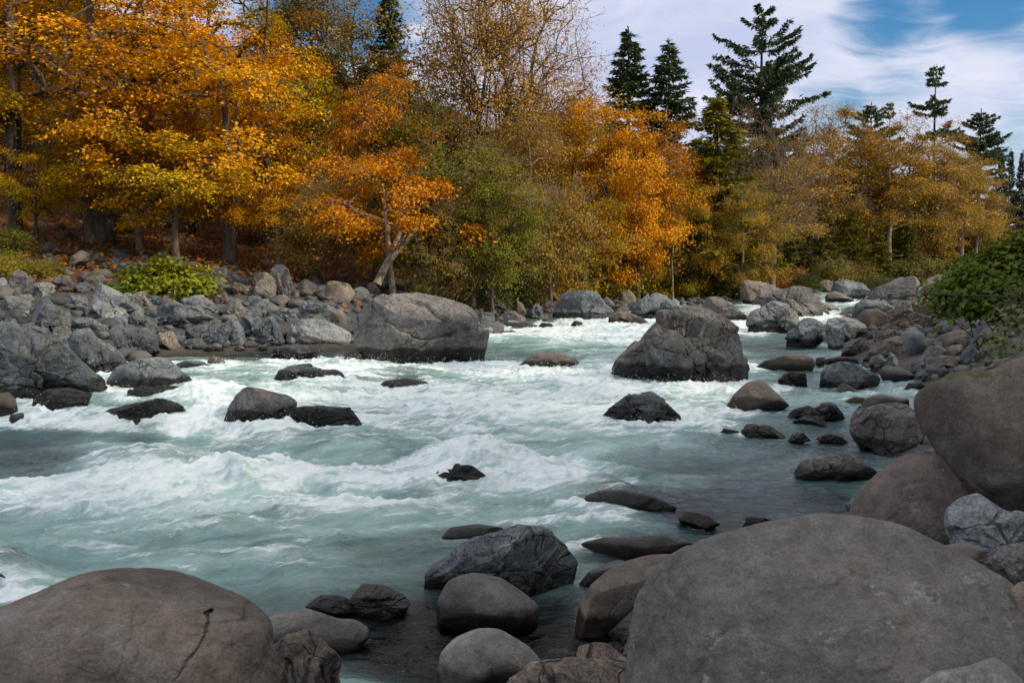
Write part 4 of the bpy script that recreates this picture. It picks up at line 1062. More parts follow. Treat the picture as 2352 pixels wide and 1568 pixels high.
def build_fillers():
    A = [filler_mesh('A', 900 + k) for k in range(6)] + [filler_mesh('M', 930 + k) for k in range(4)]
    B = [filler_mesh('R', 960 + k) for k in range(4)] + [filler_mesh('M', 980 + k) for k in range(3)]
    g = np.random.default_rng(21)
    used = {}
    # (area name, polygon in the photo, how many, size in photo px, mesh pool, tints)
    AREAS = [('left bank', [(0, 700), (0, 600), (200, 590), (560, 600), (860, 640), (1060, 640), (1280, 660), (1280, 735), (830, 745), (760, 790), (450, 800), (250, 780)], 80, (30, 62), A, 'ggdgpdw', 'rocks in the jumble on the left bank'),
             ('leafy slope', [(0, 590), (0, 510), (200, 500), (540, 530), (850, 560), (860, 640), (500, 610), (150, 600)], 28, (20, 38), A, 'wwtw', 'mossy rocks on the leaf-littered slope'),
             ('far gravel bar', [(1280, 672), (1420, 662), (1720, 660), (1900, 655), (1900, 668), (1700, 695), (1560, 700), (1420, 690)], 22, (15, 30), B, 'ttwpg', 'stones on the far gravel bar'),
             ('right bank', [(1900, 655), (2110, 700), (2160, 740), (2352, 740), (2352, 800), (2200, 850), (2080, 900), (1990, 850), (2060, 780), (1900, 740)], 48, (22, 46), B, 'wtgbwd', 'cobbles on the right bank'),
             ('left waterline', [(370, 790), (560, 780), (800, 760), (825, 785), (800, 800), (600, 806), (380, 812)], 24, (26, 48), A, 'gdgpw', 'rocks along the edge of the left pool'),
             ('right shallows', [(1740, 770), (1890, 770), (1960, 850), (2060, 930), (1960, 970), (1840, 930), (1900, 880)], 4, (16, 32), B, 'wdgdt', 'stones in the right shallows')]
    ADJ = {'g': 'blue-grey', 'w': 'warm grey', 'p': 'pale', 't': 'tan', 'd': 'dark', 'b': 'brown'}
    n_all = 0
    for area, poly, num, (s0, s1), pool, tints, grp in AREAS:
        poly = np.array(poly, float)
        done, tries = [], 0
        while len(done) < num and tries < 6000:
            tries += 1
            x = g.uniform(poly[:, 0].min(), poly[:, 0].max()); y = g.uniform(poly[:, 1].min(), poly[:, 1].max())
            if not poly_inside(poly, np.array([x]), np.array([y]))[0]: continue
            s = s0 * (s1 / s0) ** (g.random() ** 1.6)
            y_top = y - 0.5 * s
            d = None
            bad = False
            P = hit(x, y); d = float(np.linalg.norm(P - CAM))
            for (o, rp, rd, nick, c, t_, wd) in ROCKS:
                if rd > d - 0.3 and (poly_inside(rp, np.array([x, x, x - s * .3, x + s * .3]), np.array([y, y_top, y - s * .25, y - s * .25]))).any(): bad = True; break
            if bad or any(abs(x - q[0]) < 0.42 * (s + q[2]) and abs(y - q[1]) < 0.22 * (s + q[2]) for q in done): continue
            done.append((x, y, s))
            m = d / F; r = 0.5 * s * m
            ti = tints[g.integers(len(tints))]
            o = bpy.data.objects.new('rock', pool[g.integers(len(pool))]); COL.objects.link(o)
            o.location = (P[0], P[1] + r * 0.8, P[2] + r * (0.5 if area == 'right shallows' else 0.22))
            o.scale = (r * g.uniform(0.85, 1.25), r * g.uniform(0.8, 1.1), r * g.uniform(0.55, 0.95))
            o.rotation_euler = (g.uniform(-.35, .35), g.uniform(-.35, .35), g.uniform(0, 6.28))
            k = TINT[ti]; j = g.uniform(0.75, 1.2) * (0.7 if area == 'leafy slope' else 1)
            o.color = (k[0] * j, k[1] * j, k[2] * j, 1)
            o['wet'] = 0.15; o['lichen'] = float(g.uniform(0.2, 1)); o['moss'] = float(g.uniform(0.5, 1) if area == 'leafy slope' else (g.random() < 0.15) * 0.5)
            # name it after the traced rock next to it
            best = min(ROCKS, key=lambda R_: ((R_[4][0] - x) / 1.0) ** 2 + ((R_[4][1] - y) / 0.7) ** 2)
            dx, dy = x - best[4][0], y - best[4][1]
            rel = ('left of' if dx < 0 else 'right of') if abs(dx) > abs(dy) * 1.2 else ('behind' if dy < 0 else 'in front of')
            size = 'small' if s < s0 * 1.35 else 'mid-sized'
            kind = ('mossy ' if area == 'leafy slope' else '') + ('rounded' if pool is B else 'angular')
            base = f"{size} {ADJ[ti]} {kind} rock {rel} the {best[3]}"
            used.setdefault(base, []).append((o, x, y, s))
            tag(o, base, 'rock', grp); n_all += 1
    # where several share words, tell them apart by distance from the landmark
    for base, L in used.items():
        if len(L) > 1:
            words_ = ['nearest', 'second nearest', 'third nearest', 'fourth nearest', 'fifth nearest', 'sixth nearest', 'seventh nearest', 'eighth nearest', 'ninth nearest', 'tenth nearest']
            nick = base.split(' the ')[-1]
            c = [R_ for R_ in ROCKS if R_[3] == nick][0][4]
            L.sort(key=lambda q: (q[1] - c[0]) ** 2 + (q[2] - c[1]) ** 2)
            for i, q in enumerate(L):
                q[0]['label'] = (words_[min(i, 9)] if i else 'nearest') + ' ' + base
    # uncountable small rubble between them: one object
    parts = []
    N, Fc = ico(2)
    def scatter(num, poly, r0, r1):
        poly = np.array(poly, float); c = 0
        while c < num:
            x = g.uniform(poly[:, 0].min(), poly[:, 0].max(), 200); y = g.uniform(poly[:, 1].min(), poly[:, 1].max(), 200)
            ok = poly_inside(poly, x, y)
            for xx, yy in zip(x[ok], y[ok]):
                z = float(terrain(xx, yy)); r = g.uniform(r0, r1)
                V = N * (1 + 0.22 * g.normal(size=(len(N), 1))) * np.array([1.1, 0.9, 0.65]) * r
                a = g.uniform(0, 6.28); ca, sa = math.cos(a), math.sin(a)
                V = V @ np.array([[ca, -sa, 0], [sa, ca, 0], [0, 0, 1]])
                parts.append((V + np.array([xx, yy, z + r * 0.2]), Fc)); c += 1
                if c >= num: break
    scatter(800, [(-25, 20), (-11, 23), (-10, 31), (-5, 34), (0, 37), (3, 47), (-2, 50), (-12, 47), (-26, 46)], 0.10, 0.26)
    scatter(170, [(-20, 24), (-11.5, 24), (-10, 31.5), (-5, 35), (0, 38), (1, 44), (-12, 44), (-22, 42)], 0.20, 0.38)
    scatter(700, [(2, 47), (9, 57), (20, 74), (32, 92), (26, 94), (10, 70), (1, 54)], 0.10, 0.30)
    scatter(900, [(9.2, 22), (10.2, 30), (12, 38), (17, 50), (25, 69), (36, 69), (22, 38), (18, 22)], 0.07, 0.22)
    scatter(500, [(3.2, 11), (5.2, 12.2), (6.2, 15), (9.2, 22), (14, 22), (9, 11)], 0.05, 0.16)
    scatter(1800, [(2.5, 2.0), (4.2, 7), (6, 12), (9, 12), (9, 3), (5, 0)], 0.05, 0.2)
    scatter(1500, [(4, 3), (5.5, 9), (6.5, 14), (10, 20), (20, 24), (24, 10), (14, 0)], 0.06, 0.26)
    scatter(260, [(-3, 5), (0.4, 5), (1.8, 8), (3.2, 11), (2.6, 11.5), (-0.2, 8.2), (-3.5, 6.4)], 0.04, 0.11)
    V, Fs = merge(parts)
    t = NT('rubble'); geo = t.n('ShaderNodeNewGeometry'); r = geo.outputs['Random Per Island']
    c = t.mix(r, (0.035, 0.040, 0.044), (0.125, 0.12, 0.11))
    c = t.mix(1.0, c, t.mix(t.noise(geo.outputs['Position'], 16, 4, .7), (.5, .5, .5), (1.5, 1.5, 1.5)), 'MULTIPLY')
    pz = t.n('ShaderNodeSeparateXYZ'); t.l(geo.outputs['Position'], pz.inputs[0])
    c = t.mix(t.ramp(pz.outputs['Z'], 0.02, 0.12, 1.0, 0.0), c, t.mix(1.0, c, (0.4, 0.34, 0.26), 'MULTIPLY'))
    bs = t.n('ShaderNodeBsdfPrincipled'); t.l(c, bs.inputs['Base Color']); bs.inputs['Roughness'].default_value = 0.75
    t.l(t.bump(t.noise(geo.outputs['Position'], 12, 4), 0.6, 0.05), bs.inputs['Normal']); t.l(bs.outputs[0], t.out.inputs[0])
    o = link('gravel', np_mesh('gravel', V, Fs, False, t.m)); o['kind'] = 'stuff'; o['label'] = 'loose gravel and rubble between the boulders'
# ================================================================== trees
def grow(seed, trunk, r_base, attr, zmin, sag=0.10, step=0.9, jit=0.06, expo=0.5, upw=0.6):
    """trunk: polyline of points; attr: crown points to reach. Returns segment arrays with radii."""
    g = np.random.default_rng(seed)
    cap = len(trunk) + len(attr) * 9 + 50
    pos = np.zeros((cap, 3)); par = np.full(cap, -1); n = 0
    for k, p in enumerate(trunk):
        pos[n] = p; par[n] = n - 1; n += 1
    zs = np.array(trunk)[:, 2]
    usable = np.ones(cap, bool); usable[:len(trunk)] = zs >= zmin
    usable[len(trunk) - 1] = True
    axis = lambda a: np.min(np.linalg.norm(np.array(trunk)[zs >= zmin * 0.8] - a, axis=1))
    order = np.argsort([axis(a) for a in attr])
    tips = []
    for ai in order:
        a = attr[ai]
        d = np.linalg.norm(pos[:n] - a, axis=1)
        hor = np.hypot(pos[:n, 0] - a[0], pos[:n, 1] - a[1])
        cost = d + upw * np.maximum(0, pos[:n, 2] - a[2] + 0.35 * hor) + np.where(usable[:n], 0, 1e3)
        j = int(cost.argmin()); L = d[j]
        m = max(1, min(8, int(round(L / step))))
        p0 = pos[j].copy(); prev = j
        for q in range(1, m + 1):
            t = q / m
            p = p0 * (1 - t) + a * t
            p[2] += sag * L * math.sin(math.pi * t)
            if q < m: p += g.normal(size=3) * jit * L
            pos[n] = p; par[n] = prev; prev = n; n += 1
        tips.append(prev)
    w = np.zeros(n)
    for t_ in tips: w[t_] += 1
    for i in range(n - 1, 0, -1):
        w[par[i]] += w[i]
    rad = r_base * (np.maximum(w, 0.6) / max(w[0], 1)) ** expo
    T = len(trunk)
    taper = r_base * (1 - np.linspace(0, 1, T) ** 1.1 * 0.82)
    rad[:T] = np.maximum(np.minimum(rad[:T] * 1.0, taper), taper * 0.62)
    i = np.arange(1, n)
    P0, P1 = pos[par[i]], pos[i]
    r0 = np.minimum(rad[par[i]], rad[i] * 1.6); r1 = rad[i]
    if T > 1: r0[0] *= 1.45                     # flared foot
    return P0, P1, r0, r1

def wood_mesh(P0, P1, r0, r1, extra=None, rmin=0.012):
    r0 = np.maximum(r0, rmin); r1 = np.maximum(r1, rmin * 0.8)
    big = r0 > 0.09
    parts = []
    if big.any(): parts.append(tubes(P0[big], P1[big] + (P1[big] - P0[big]) * 0.04, r0[big], r1[big], 8))
    if (~big).any(): parts.append(tubes(P0[~big], P1[~big], r0[~big], r1[~big], 4))
    if extra is not None and len(extra[0]): parts.append(tubes(*extra, 3))
    V, Fs = merge(parts)
    return np_mesh('trunk', V, Fs, True, M_BARK)

def leaf_cloud(g, centres, n_per, rad, flat, size, droop=0.25, up=0.7, out=0.5, aspect=0.75, mid=None):
    C = np.repeat(centres, n_per, axis=0)
    k = len(C)
    o = g.normal(size=(k, 3)) * 0.55
    rr = np.repeat(rad if np.ndim(rad) else np.full(len(centres), rad), n_per)[:, None]
    o[:, 2] = o[:, 2] * flat - droop * (o[:, 0] ** 2 + o[:, 1] ** 2)
    P = C + o * rr
    m = P.mean(0) if mid is None else mid
    N = unit(g.normal(size=(k, 3)) * 0.40 + np.array([0, 0, up]) + unit(P - m) * out)
    T = unit(g.normal(size=(k, 3)) + o * 0.8 + np.array([0, 0, -0.45]))
    L = size * g.uniform(0.5, 1.35, k)
    return cards(P, N, T, L, L * aspect), P

def lobed_points(g, n, R, lobes=0.3, freq=1.6, seed=0, inner=0.35, shift=0.0):
    d = unit(g.normal(size=(n, 3)))
    r = inner + (1 - inner) * g.random(n) ** 0.55
    s = 1 + lobes * 1.6 * noise3(d * freq + 3.7, seed)
    p = d * (r * s)[:, None] * np.array(R)
    return p

def broadleaf(seed, H, R, zc, r_base, n_clu, n_leaf, clu_r, leaf, lean=(0, 0), zmin=None, flat=0.4, droop=0.25, lobes=0.3, stems=1, twigs=0, inner=0.35, wob=0.25, aspect=0.75, freq=1.6, up=0.7, out=0.5, upw=0.6, bottom=None, groups=0, gr=1.5):
    """returns (trunk mesh, crown mesh) of a tree H metres tall standing at the origin"""
    g = np.random.default_rng(seed)
    zmin = zmin if zmin is not None else 0.25 * H
    T = 14
    tr = [np.array([lean[0] * (k / (T - 1)) ** 1.2 + wob * (k / T) * math.sin(k * 0.9 + seed), lean[1] * (k / (T - 1)) + wob * (k / T) * math.cos(k * 1.1 + seed * 2), H * 0.86 * k / (T - 1)]) for k in range(T)]
    cen = np.array([lean[0] * 0.8, lean[1] * 0.8, zc])
    if groups:
        G = cen + lobed_points(g, groups, R, lobes, freq, seed, inner)
        G = np.repeat(G, max(1, n_clu // groups), 0)
        A = G + g.normal(size=G.shape) * np.array([gr, gr, gr * 0.42]) - np.array([0, 0, 1]) * 0.12 * gr * np.abs(g.normal(size=(len(G), 1)))
    else:
        A = cen + lobed_points(g, n_clu, R, lobes, freq, seed, inner)
    lo = bottom if bottom is not None else zmin * 0.75
    A = A[(A[:, 2] > lo) & (A[:, 2] < H * 1.02)]
    P0, P1, r0, r1 = grow(seed, tr, r_base, A, zmin, upw=upw)
    if stems > 1:
        for s in range(1, stems):
            a = s * 2.4 + seed
            tr2 = [np.array([math.cos(a), math.sin(a), 0]) * (0.06 * H * (k / 9) ** 0.8 + r_base * 0.5) + np.array([lean[0] * (k / 9) ** 1.2 * .8, 0, H * 0.72 * k / 9]) for k in range(10)]
            sub = A[g.random(len(A)) < 0.35]
            q = grow(seed + s, tr2, r_base * 0.62, sub, zmin)
            P0, P1, r0, r1 = [np.concatenate([u_, w_]) for u_, w_ in zip((P0, P1, r0, r1), q)]
    crown, LP = leaf_cloud(g, A, n_leaf, clu_r * g.uniform(0.6, 1.35, len(A)), flat, leaf, droop, up, out, aspect, mid=cen - np.array([0, 0, 0.2 * H]))
    ex = None
    if twigs:
        C = np.repeat(A, twigs, 0)
        d = unit(g.normal(size=(len(C), 3)) + np.array([0, 0, 0.5]) + unit(C - cen) * 0.8)
        E1 = C + d * clu_r * g.uniform(0.5, 1.1, (len(C), 1))
        E2 = E1 + unit(d + g.normal(size=d.shape) * 0.5) * clu_r * 0.6
        E3 = E1 + unit(d + g.normal(size=d.shape) * 0.6) * clu_r * 0.55
        ex = (np.concatenate([C, E1, E1]), np.concatenate([E1, E2, E3]), np.full(3 * len(C), 0.012), np.full(3 * len(C), 0.006))
    tm = wood_mesh(P0, P1, r0, r1, ex)
    cm = np_mesh('crown', *crown, False, M_LEAF)
    return tm, cm

def conifer(seed, H, W, z0, r_base, whorl=0.55, per=5, dens=1.0, droop=0.35, irregular=0.3, profile='cone', card=0.5, lift=0.25, gaps=0.0):
    g = np.random.default_rng(seed)
    T = 16
    bend = g.normal(size=2) * 0.012 * H
    cx = lambda z: np.array([bend[0] * math.sin(2.2 * z / H), bend[1] * math.sin(2.6 * z / H), z])
    tr = np.array([cx(H * k / (T - 1)) for k in range(T)])
    tap = r_base * (1 - np.linspace(0, 1, T)) ** 0.8 + 0.02
    P0, P1, R0, R1 = [tr[:-1]], [tr[1:]], [tap[:-1]], [tap[1:]]
    cs, ns, ts, ls, ws = [], [], [], [], []
    z = z0
    while z < H * 0.99:
        t = (z - z0) / (H - z0)
        if profile == 'cone': L = W * (1 - t) ** 0.80 * (0.55 + 0.45 * min(1, t * 6 + 0.3))
        elif profile == 'flat': L = W * (0.35 + 0.9 * math.sin(math.pi * min(1, 0.18 + t * 0.80))) * (0.9 if t < 0.9 else 0.55)
        else: L = W * (0.55 + 0.45 * math.sin(math.pi * min(1, t * 0.9 + 0.1))) * (1 - t ** 4)
        if g.random() < gaps: z += whorl * g.uniform(0.7, 1.3); continue
        for b in range(max(2, int(per + g.normal() * 0.8))):
            a = g.uniform(0, 6.283); Lb = max(0.25, L * (1 + irregular * g.normal()))
            n = max(3, int(Lb / 0.55)); q = np.linspace(0, 1, n + 1)
            el = lift * (1.4 * t - 0.4)
            base = cx(z)
            pts = np.stack([np.cos(a) * Lb * q, np.sin(a) * Lb * q, Lb * (el * q - droop * q * (1 - 0.55 * q) * (1 - 0.6 * t) + 0.10 * q ** 3)], 1) + base
            pts[1:] += g.normal(size=(n, 3)) * 0.02 * Lb
            P0.append(pts[:-1]); P1.append(pts[1:]); rr = np.maximum(0.011 * Lb * (1 - q) + 0.012, 0.012) * 1.1
            R0.append(rr[:-1]); R1.append(rr[1:])
            k = max(6, int(Lb * 15 * dens))
            s = g.random(k) ** 0.75 * 0.92 + 0.08
            p = np.stack([np.interp(s, q, pts[:, i]) for i in range(3)], 1)
            side = np.array([-math.sin(a), math.cos(a), 0]); dirv = np.array([math.cos(a), math.sin(a), 0])
            sg = np.where(g.random(k) < 0.5, -1, 1)[:, None]
            ll = (0.30 * Lb * (1 - s) + 0.30) * g.uniform(0.5, 1.1, k)
            tdir = unit(sg * side * g.uniform(0.3, 1.0, (k, 1)) + dirv * 0.8 + np.array([0, 0, -0.28]) + g.normal(size=(k, 3)) * 0.18)
            o = g.random((k, 1)) * 0.75
            cs.append(p + tdir * ll[:, None] * o); ts.append(tdir)
            ns.append(unit(np.array([0, 0, 1.0]) + g.normal(size=(k, 3)) * 0.45))
            ls.append(card * g.uniform(0.7, 1.4, k)); ws.append(card * 0.42 * g.uniform(0.7, 1.3, k))
        z += whorl * g.uniform(0.7, 1.3) * (1 - 0.45 * t)
    # leader
    k = 14
    zz = H * (0.95 + 0.05 * g.random(k)); cs.append(np.array([cx(v) for v in zz])); ts.append(unit(g.normal(size=(k, 3)) * 0.6 + np.array([0, 0, 1.2])))
    ns.append(unit(g.normal(size=(k, 3)))); ls.append(np.full(k, card)); ws.append(np.full(k, card * 0.3))
    V, Fq = cards(np.concatenate(cs), np.concatenate(ns), np.concatenate(ts), np.concatenate(ls), np.concatenate(ws), 0.1)
    P0, P1, R0, R1 = [np.concatenate(v) for v in (P0, P1, R0, R1)]
    return wood_mesh(P0, P1, R0, R1), np_mesh('crown', V, Fq, False, M_NEEDLE)

VAR = {}
def variants():
    VAR['maple_a'] = (broadleaf(1, 20, (7.4, 6.2, 8.4), 11.8, 0.52, 210, 150, 1.15, 0.20, zmin=3.0, stems=3, lobes=0.5, flat=0.42, bottom=5.6, inner=0.5, up=0.8, droop=0.28, groups=42, gr=1.05), 20, 7.2)
    VAR['maple_b'] = (broadleaf(2, 16, (6.0, 5.2, 6.6), 9.2, 0.38, 150, 150, 1.05, 0.20, zmin=2.6, stems=2, lobes=0.5, flat=0.42, bottom=3.2, inner=0.5, up=0.8, droop=0.28, groups=30, gr=1.0), 16, 6.0)
    VAR['maple_c'] = (broadleaf(3, 11, (4.6, 4.2, 4.2), 6.8, 0.26, 100, 150, 0.92, 0.20, zmin=2.0, lobes=0.5, flat=0.42, bottom=3.2, inner=0.5, up=0.8, droop=0.28, groups=20, gr=0.85), 11, 4.6)
    VAR['maple_d'] = (broadleaf(4, 18, (5.4, 5.0, 7.6), 10.0, 0.38, 180, 140, 1.05, 0.20, zmin=3.2, stems=2, lobes=0.45, flat=0.45, bottom=2.4, inner=0.5, up=0.8, droop=0.25, groups=36, gr=0.95), 18, 5.4)
    VAR['maple_e'] = (broadleaf(16, 18, (5.8, 5.2, 6.0), 12.4, 0.38, 150, 145, 1.05, 0.20, zmin=5.0, stems=2, lobes=0.5, flat=0.42, bottom=7.2, inner=0.5, up=0.8, droop=0.28, groups=30, gr=0.95), 18, 5.8)
    VAR['poplar'] = (broadleaf(17, 20, (3.3, 3.1, 8.2), 11.6, 0.34, 200, 85, 0.95, 0.21, zmin=4.0, lobes=0.4, flat=0.6, droop=0.1, twigs=2, inner=0.3, upw=1.2, bottom=6.6, groups=48, gr=0.8), 20, 3.6)
    VAR['poplar_b'] = (broadleaf(18, 20, (2.9, 2.8, 8.4), 11.8, 0.32, 170, 80, 0.95, 0.21, zmin=4.0, lobes=0.5, flat=0.6, droop=0.1, twigs=2, inner=0.3, upw=1.2, bottom=7.4, groups=40, gr=0.8), 20, 3.3)
    VAR['round_a'] = (broadleaf(5, 15, (4.6, 4.4, 6.4), 8.0, 0.26, 200, 130, 0.95, 0.18, zmin=2.4, lobes=0.34, flat=0.55, droop=0.1, bottom=1.2, groups=40, gr=0.8), 15, 4.6)
    VAR['round_b'] = (broadleaf(6, 14, (4.4, 4.2, 6.0), 7.6, 0.24, 180, 130, 0.95, 0.18, zmin=2.4, lobes=0.42, flat=0.55, droop=0.1, bottom=1.0, groups=36, gr=0.8), 14, 4.4)
    VAR['olive_a'] = (broadleaf(7, 14, (5.6, 4.6, 5.6), 8.4, 0.28, 190, 120, 1.0, 0.19, zmin=2.6, lobes=0.5, flat=0.42, droop=0.4, twigs=3, aspect=0.6, bottom=1.4, groups=38, gr=0.95, inner=0.5), 14, 5.6)
    VAR['olive_b'] = (broadleaf(8, 9, (4.4, 3.6, 3.8), 5.0, 0.18, 95, 120, 1.2, 0.20, zmin=1.4, lobes=0.5, flat=0.28, droop=0.5, twigs=5, aspect=0.55, bottom=0.8), 9, 4.4)
    VAR['sparse_a'] = (broadleaf(9, 20, (3.6, 3.4, 7.4), 13.2, 0.25, 130, 90, 1.1, 0.21, zmin=5.0, lobes=0.5, flat=0.6, droop=0.05, twigs=3, inner=0.2, upw=1.2, bottom=6.8), 20, 3.9)
    VAR['sparse_b'] = (broadleaf(10, 19, (3.1, 3.0, 7.0), 12.4, 0.22, 110, 85, 1.05, 0.21, zmin=5.0, lobes=0.55, flat=0.6, droop=0.05, twigs=3, inner=0.2, upw=1.2, bottom=7.4), 19, 3.4)
    VAR['fan'] = (broadleaf(11, 19, (6.6, 5.0, 7.0), 13.0, 0.30, 250, 85, 1.15, 0.15, lean=(1.6, 0), zmin=3.0, stems=3, lobes=0.25, flat=0.9, droop=0.0, twigs=3, inner=0.3, upw=1.6, bottom=5.0), 19, 6.6)
    VAR['slim'] = (broadleaf(12, 14, (1.3, 1.3, 6.4), 8.0, 0.09, 80, 14, 0.5, 0.24, zmin=2.0, lobes=0.3, flat=1.0, droop=0.0, twigs=1, inner=0.2, upw=2.0, bottom=2.6), 14, 1.3)
    VAR['bare'] = (broadleaf(13, 16, (4.4, 3.6, 6.6), 9.2, 0.20, 150, 6, 1.05, 0.16, lean=(2.2, 0), zmin=3.0, lobes=0.4, flat=0.9, droop=0.0, twigs=7, inner=0.2, upw=1.0, wob=0.5, bottom=3.0), 16, 4.4)
    VAR['shrub_a'] = (broadleaf(14, 2.6, (2.0, 1.7, 1.5), 1.3, 0.05, 90, 46, 0.5, 0.15, zmin=0.3, lobes=0.35, flat=0.6, droop=0.3, twigs=2, bottom=0.1), 2.6, 2.0)
    VAR['shrub_b'] = (broadleaf(15, 3.6, (1.9, 1.7, 2.0), 1.8, 0.05, 90, 44, 0.55, 0.15, zmin=0.4, lobes=0.4, flat=0.8, droop=0.2, twigs=3, bottom=0.1), 3.6, 1.9)
    VAR['fir_a'] = (conifer(20, 24, 4.6, 3.0, 0.34, whorl=0.62, per=6, dens=1.9, irregular=0.16, droop=0.30, card=0.55), 24, 4.4)
    VAR['fir_b'] = (conifer(21, 24, 4.2, 2.0, 0.30, whorl=0.66, per=6, dens=1.8, irregular=0.2, droop=0.34, card=0.55), 24, 4.0)
    VAR['fir_old'] = (conifer(22, 36, 6.6, 9.0, 0.62, whorl=1.25, per=6, dens=2.6, irregular=0.22, droop=0.26, profile='flat', card=0.62, lift=0.5, gaps=0.08), 36, 8.2)
    VAR['fir_thin'] = (conifer(23, 30, 3.4, 8.0, 0.42, whorl=1.3, per=5, dens=2.6, irregular=0.34, droop=0.32, profile='flat', card=0.6, lift=0.2, gaps=0.25), 30, 4.0)
    VAR['fir_top'] = (conifer(24, 28, 5.0, 10.0, 0.45, whorl=1.1, per=6, dens=2.4, irregular=0.30, droop=0.22, profile='round', card=0.6, lift=0.5, gaps=0.15), 28, 5.0)
    VAR['cedar_a'] = (conifer(25, 22, 4.2, 0.6, 0.36, whorl=0.42, per=6, dens=1.6, irregular=0.42, droop=0.6, card=0.5), 22, 4.2)
    VAR['cedar_b'] = (conifer(26, 12, 2.8, 0.3, 0.20, whorl=0.40, per=5, dens=1.5, irregular=0.3, droop=0.5, card=0.4), 12, 2.8)

TREES = []
def tree(kind, x, Y, ytop, width, label, col, tint, bark, name='tree', cat='tree', group='trees on the far bank', rot=None, ybase=None, lean=0.0, sink=0.15):
    """x: photo column of the foot, Y: distance, ytop: photo row of the tip, width: crown width in photo px"""
    (tm, cm), H, Rr = VAR[kind]
    X = (x - 1176) / F * Y * 0.998
    zb = float(terrain(X, Y)) if ybase is None else CAMZ + (HORIZON - ybase) / F * Y
    h = CAMZ + (HORIZON - ytop) / F * Y - zb
    s = h / H; wx = width / F * Y / (2 * Rr * 0.95)
    wx = min(max(wx, 0.45 * s), 2.2 * s)
    e = bpy.data.objects.new(name, None); COL.objects.link(e)
    e.location = (X, Y, zb - sink); e.scale = (wx, wx, s)
    TREES.append(e)
    e.rotation_euler = (0, lean, (rnd.uniform(0, 6.28) if rot is None else rot))
    tag(e, label, cat, group)
    t = link('trunk', tm, e); t.color = (*bark, 1)
    c = link('crown' if cat == 'tree' else 'foliage', cm, e); c.color = (*col, 1); c['tint'] = [float(v) for v in tint]
    return e

ORANGE = (0.66, 0.265, 0.006); YEL = (0.70, 0.385, 0.008); YGRN = (0.33, 0.285, 0.012); RUST = (0.46, 0.175, 0.010); GOLD = (0.54, 0.27, 0.016)
TANB = (0.52, 0.315, 0.065); OLIVE = (0.20, 0.165, 0.014); DGREEN = (0.050, 0.075, 0.020); MGREEN = (0.12, 0.165, 0.020); FIRG = (0.065, 0.10, 0.045)
FIRL = (0.10, 0.135, 0.055); CED = (0.25, 0.205, 0.016); BROWN = (0.30, 0.165, 0.04); SAGE = (0.23, 0.19, 0.05)
BK_D = (0.045, 0.034, 0.025); BK_P = (0.24, 0.20, 0.155); BK_M = (0.115, 0.085, 0.06); BK_G = (0.17, 0.115, 0.07)

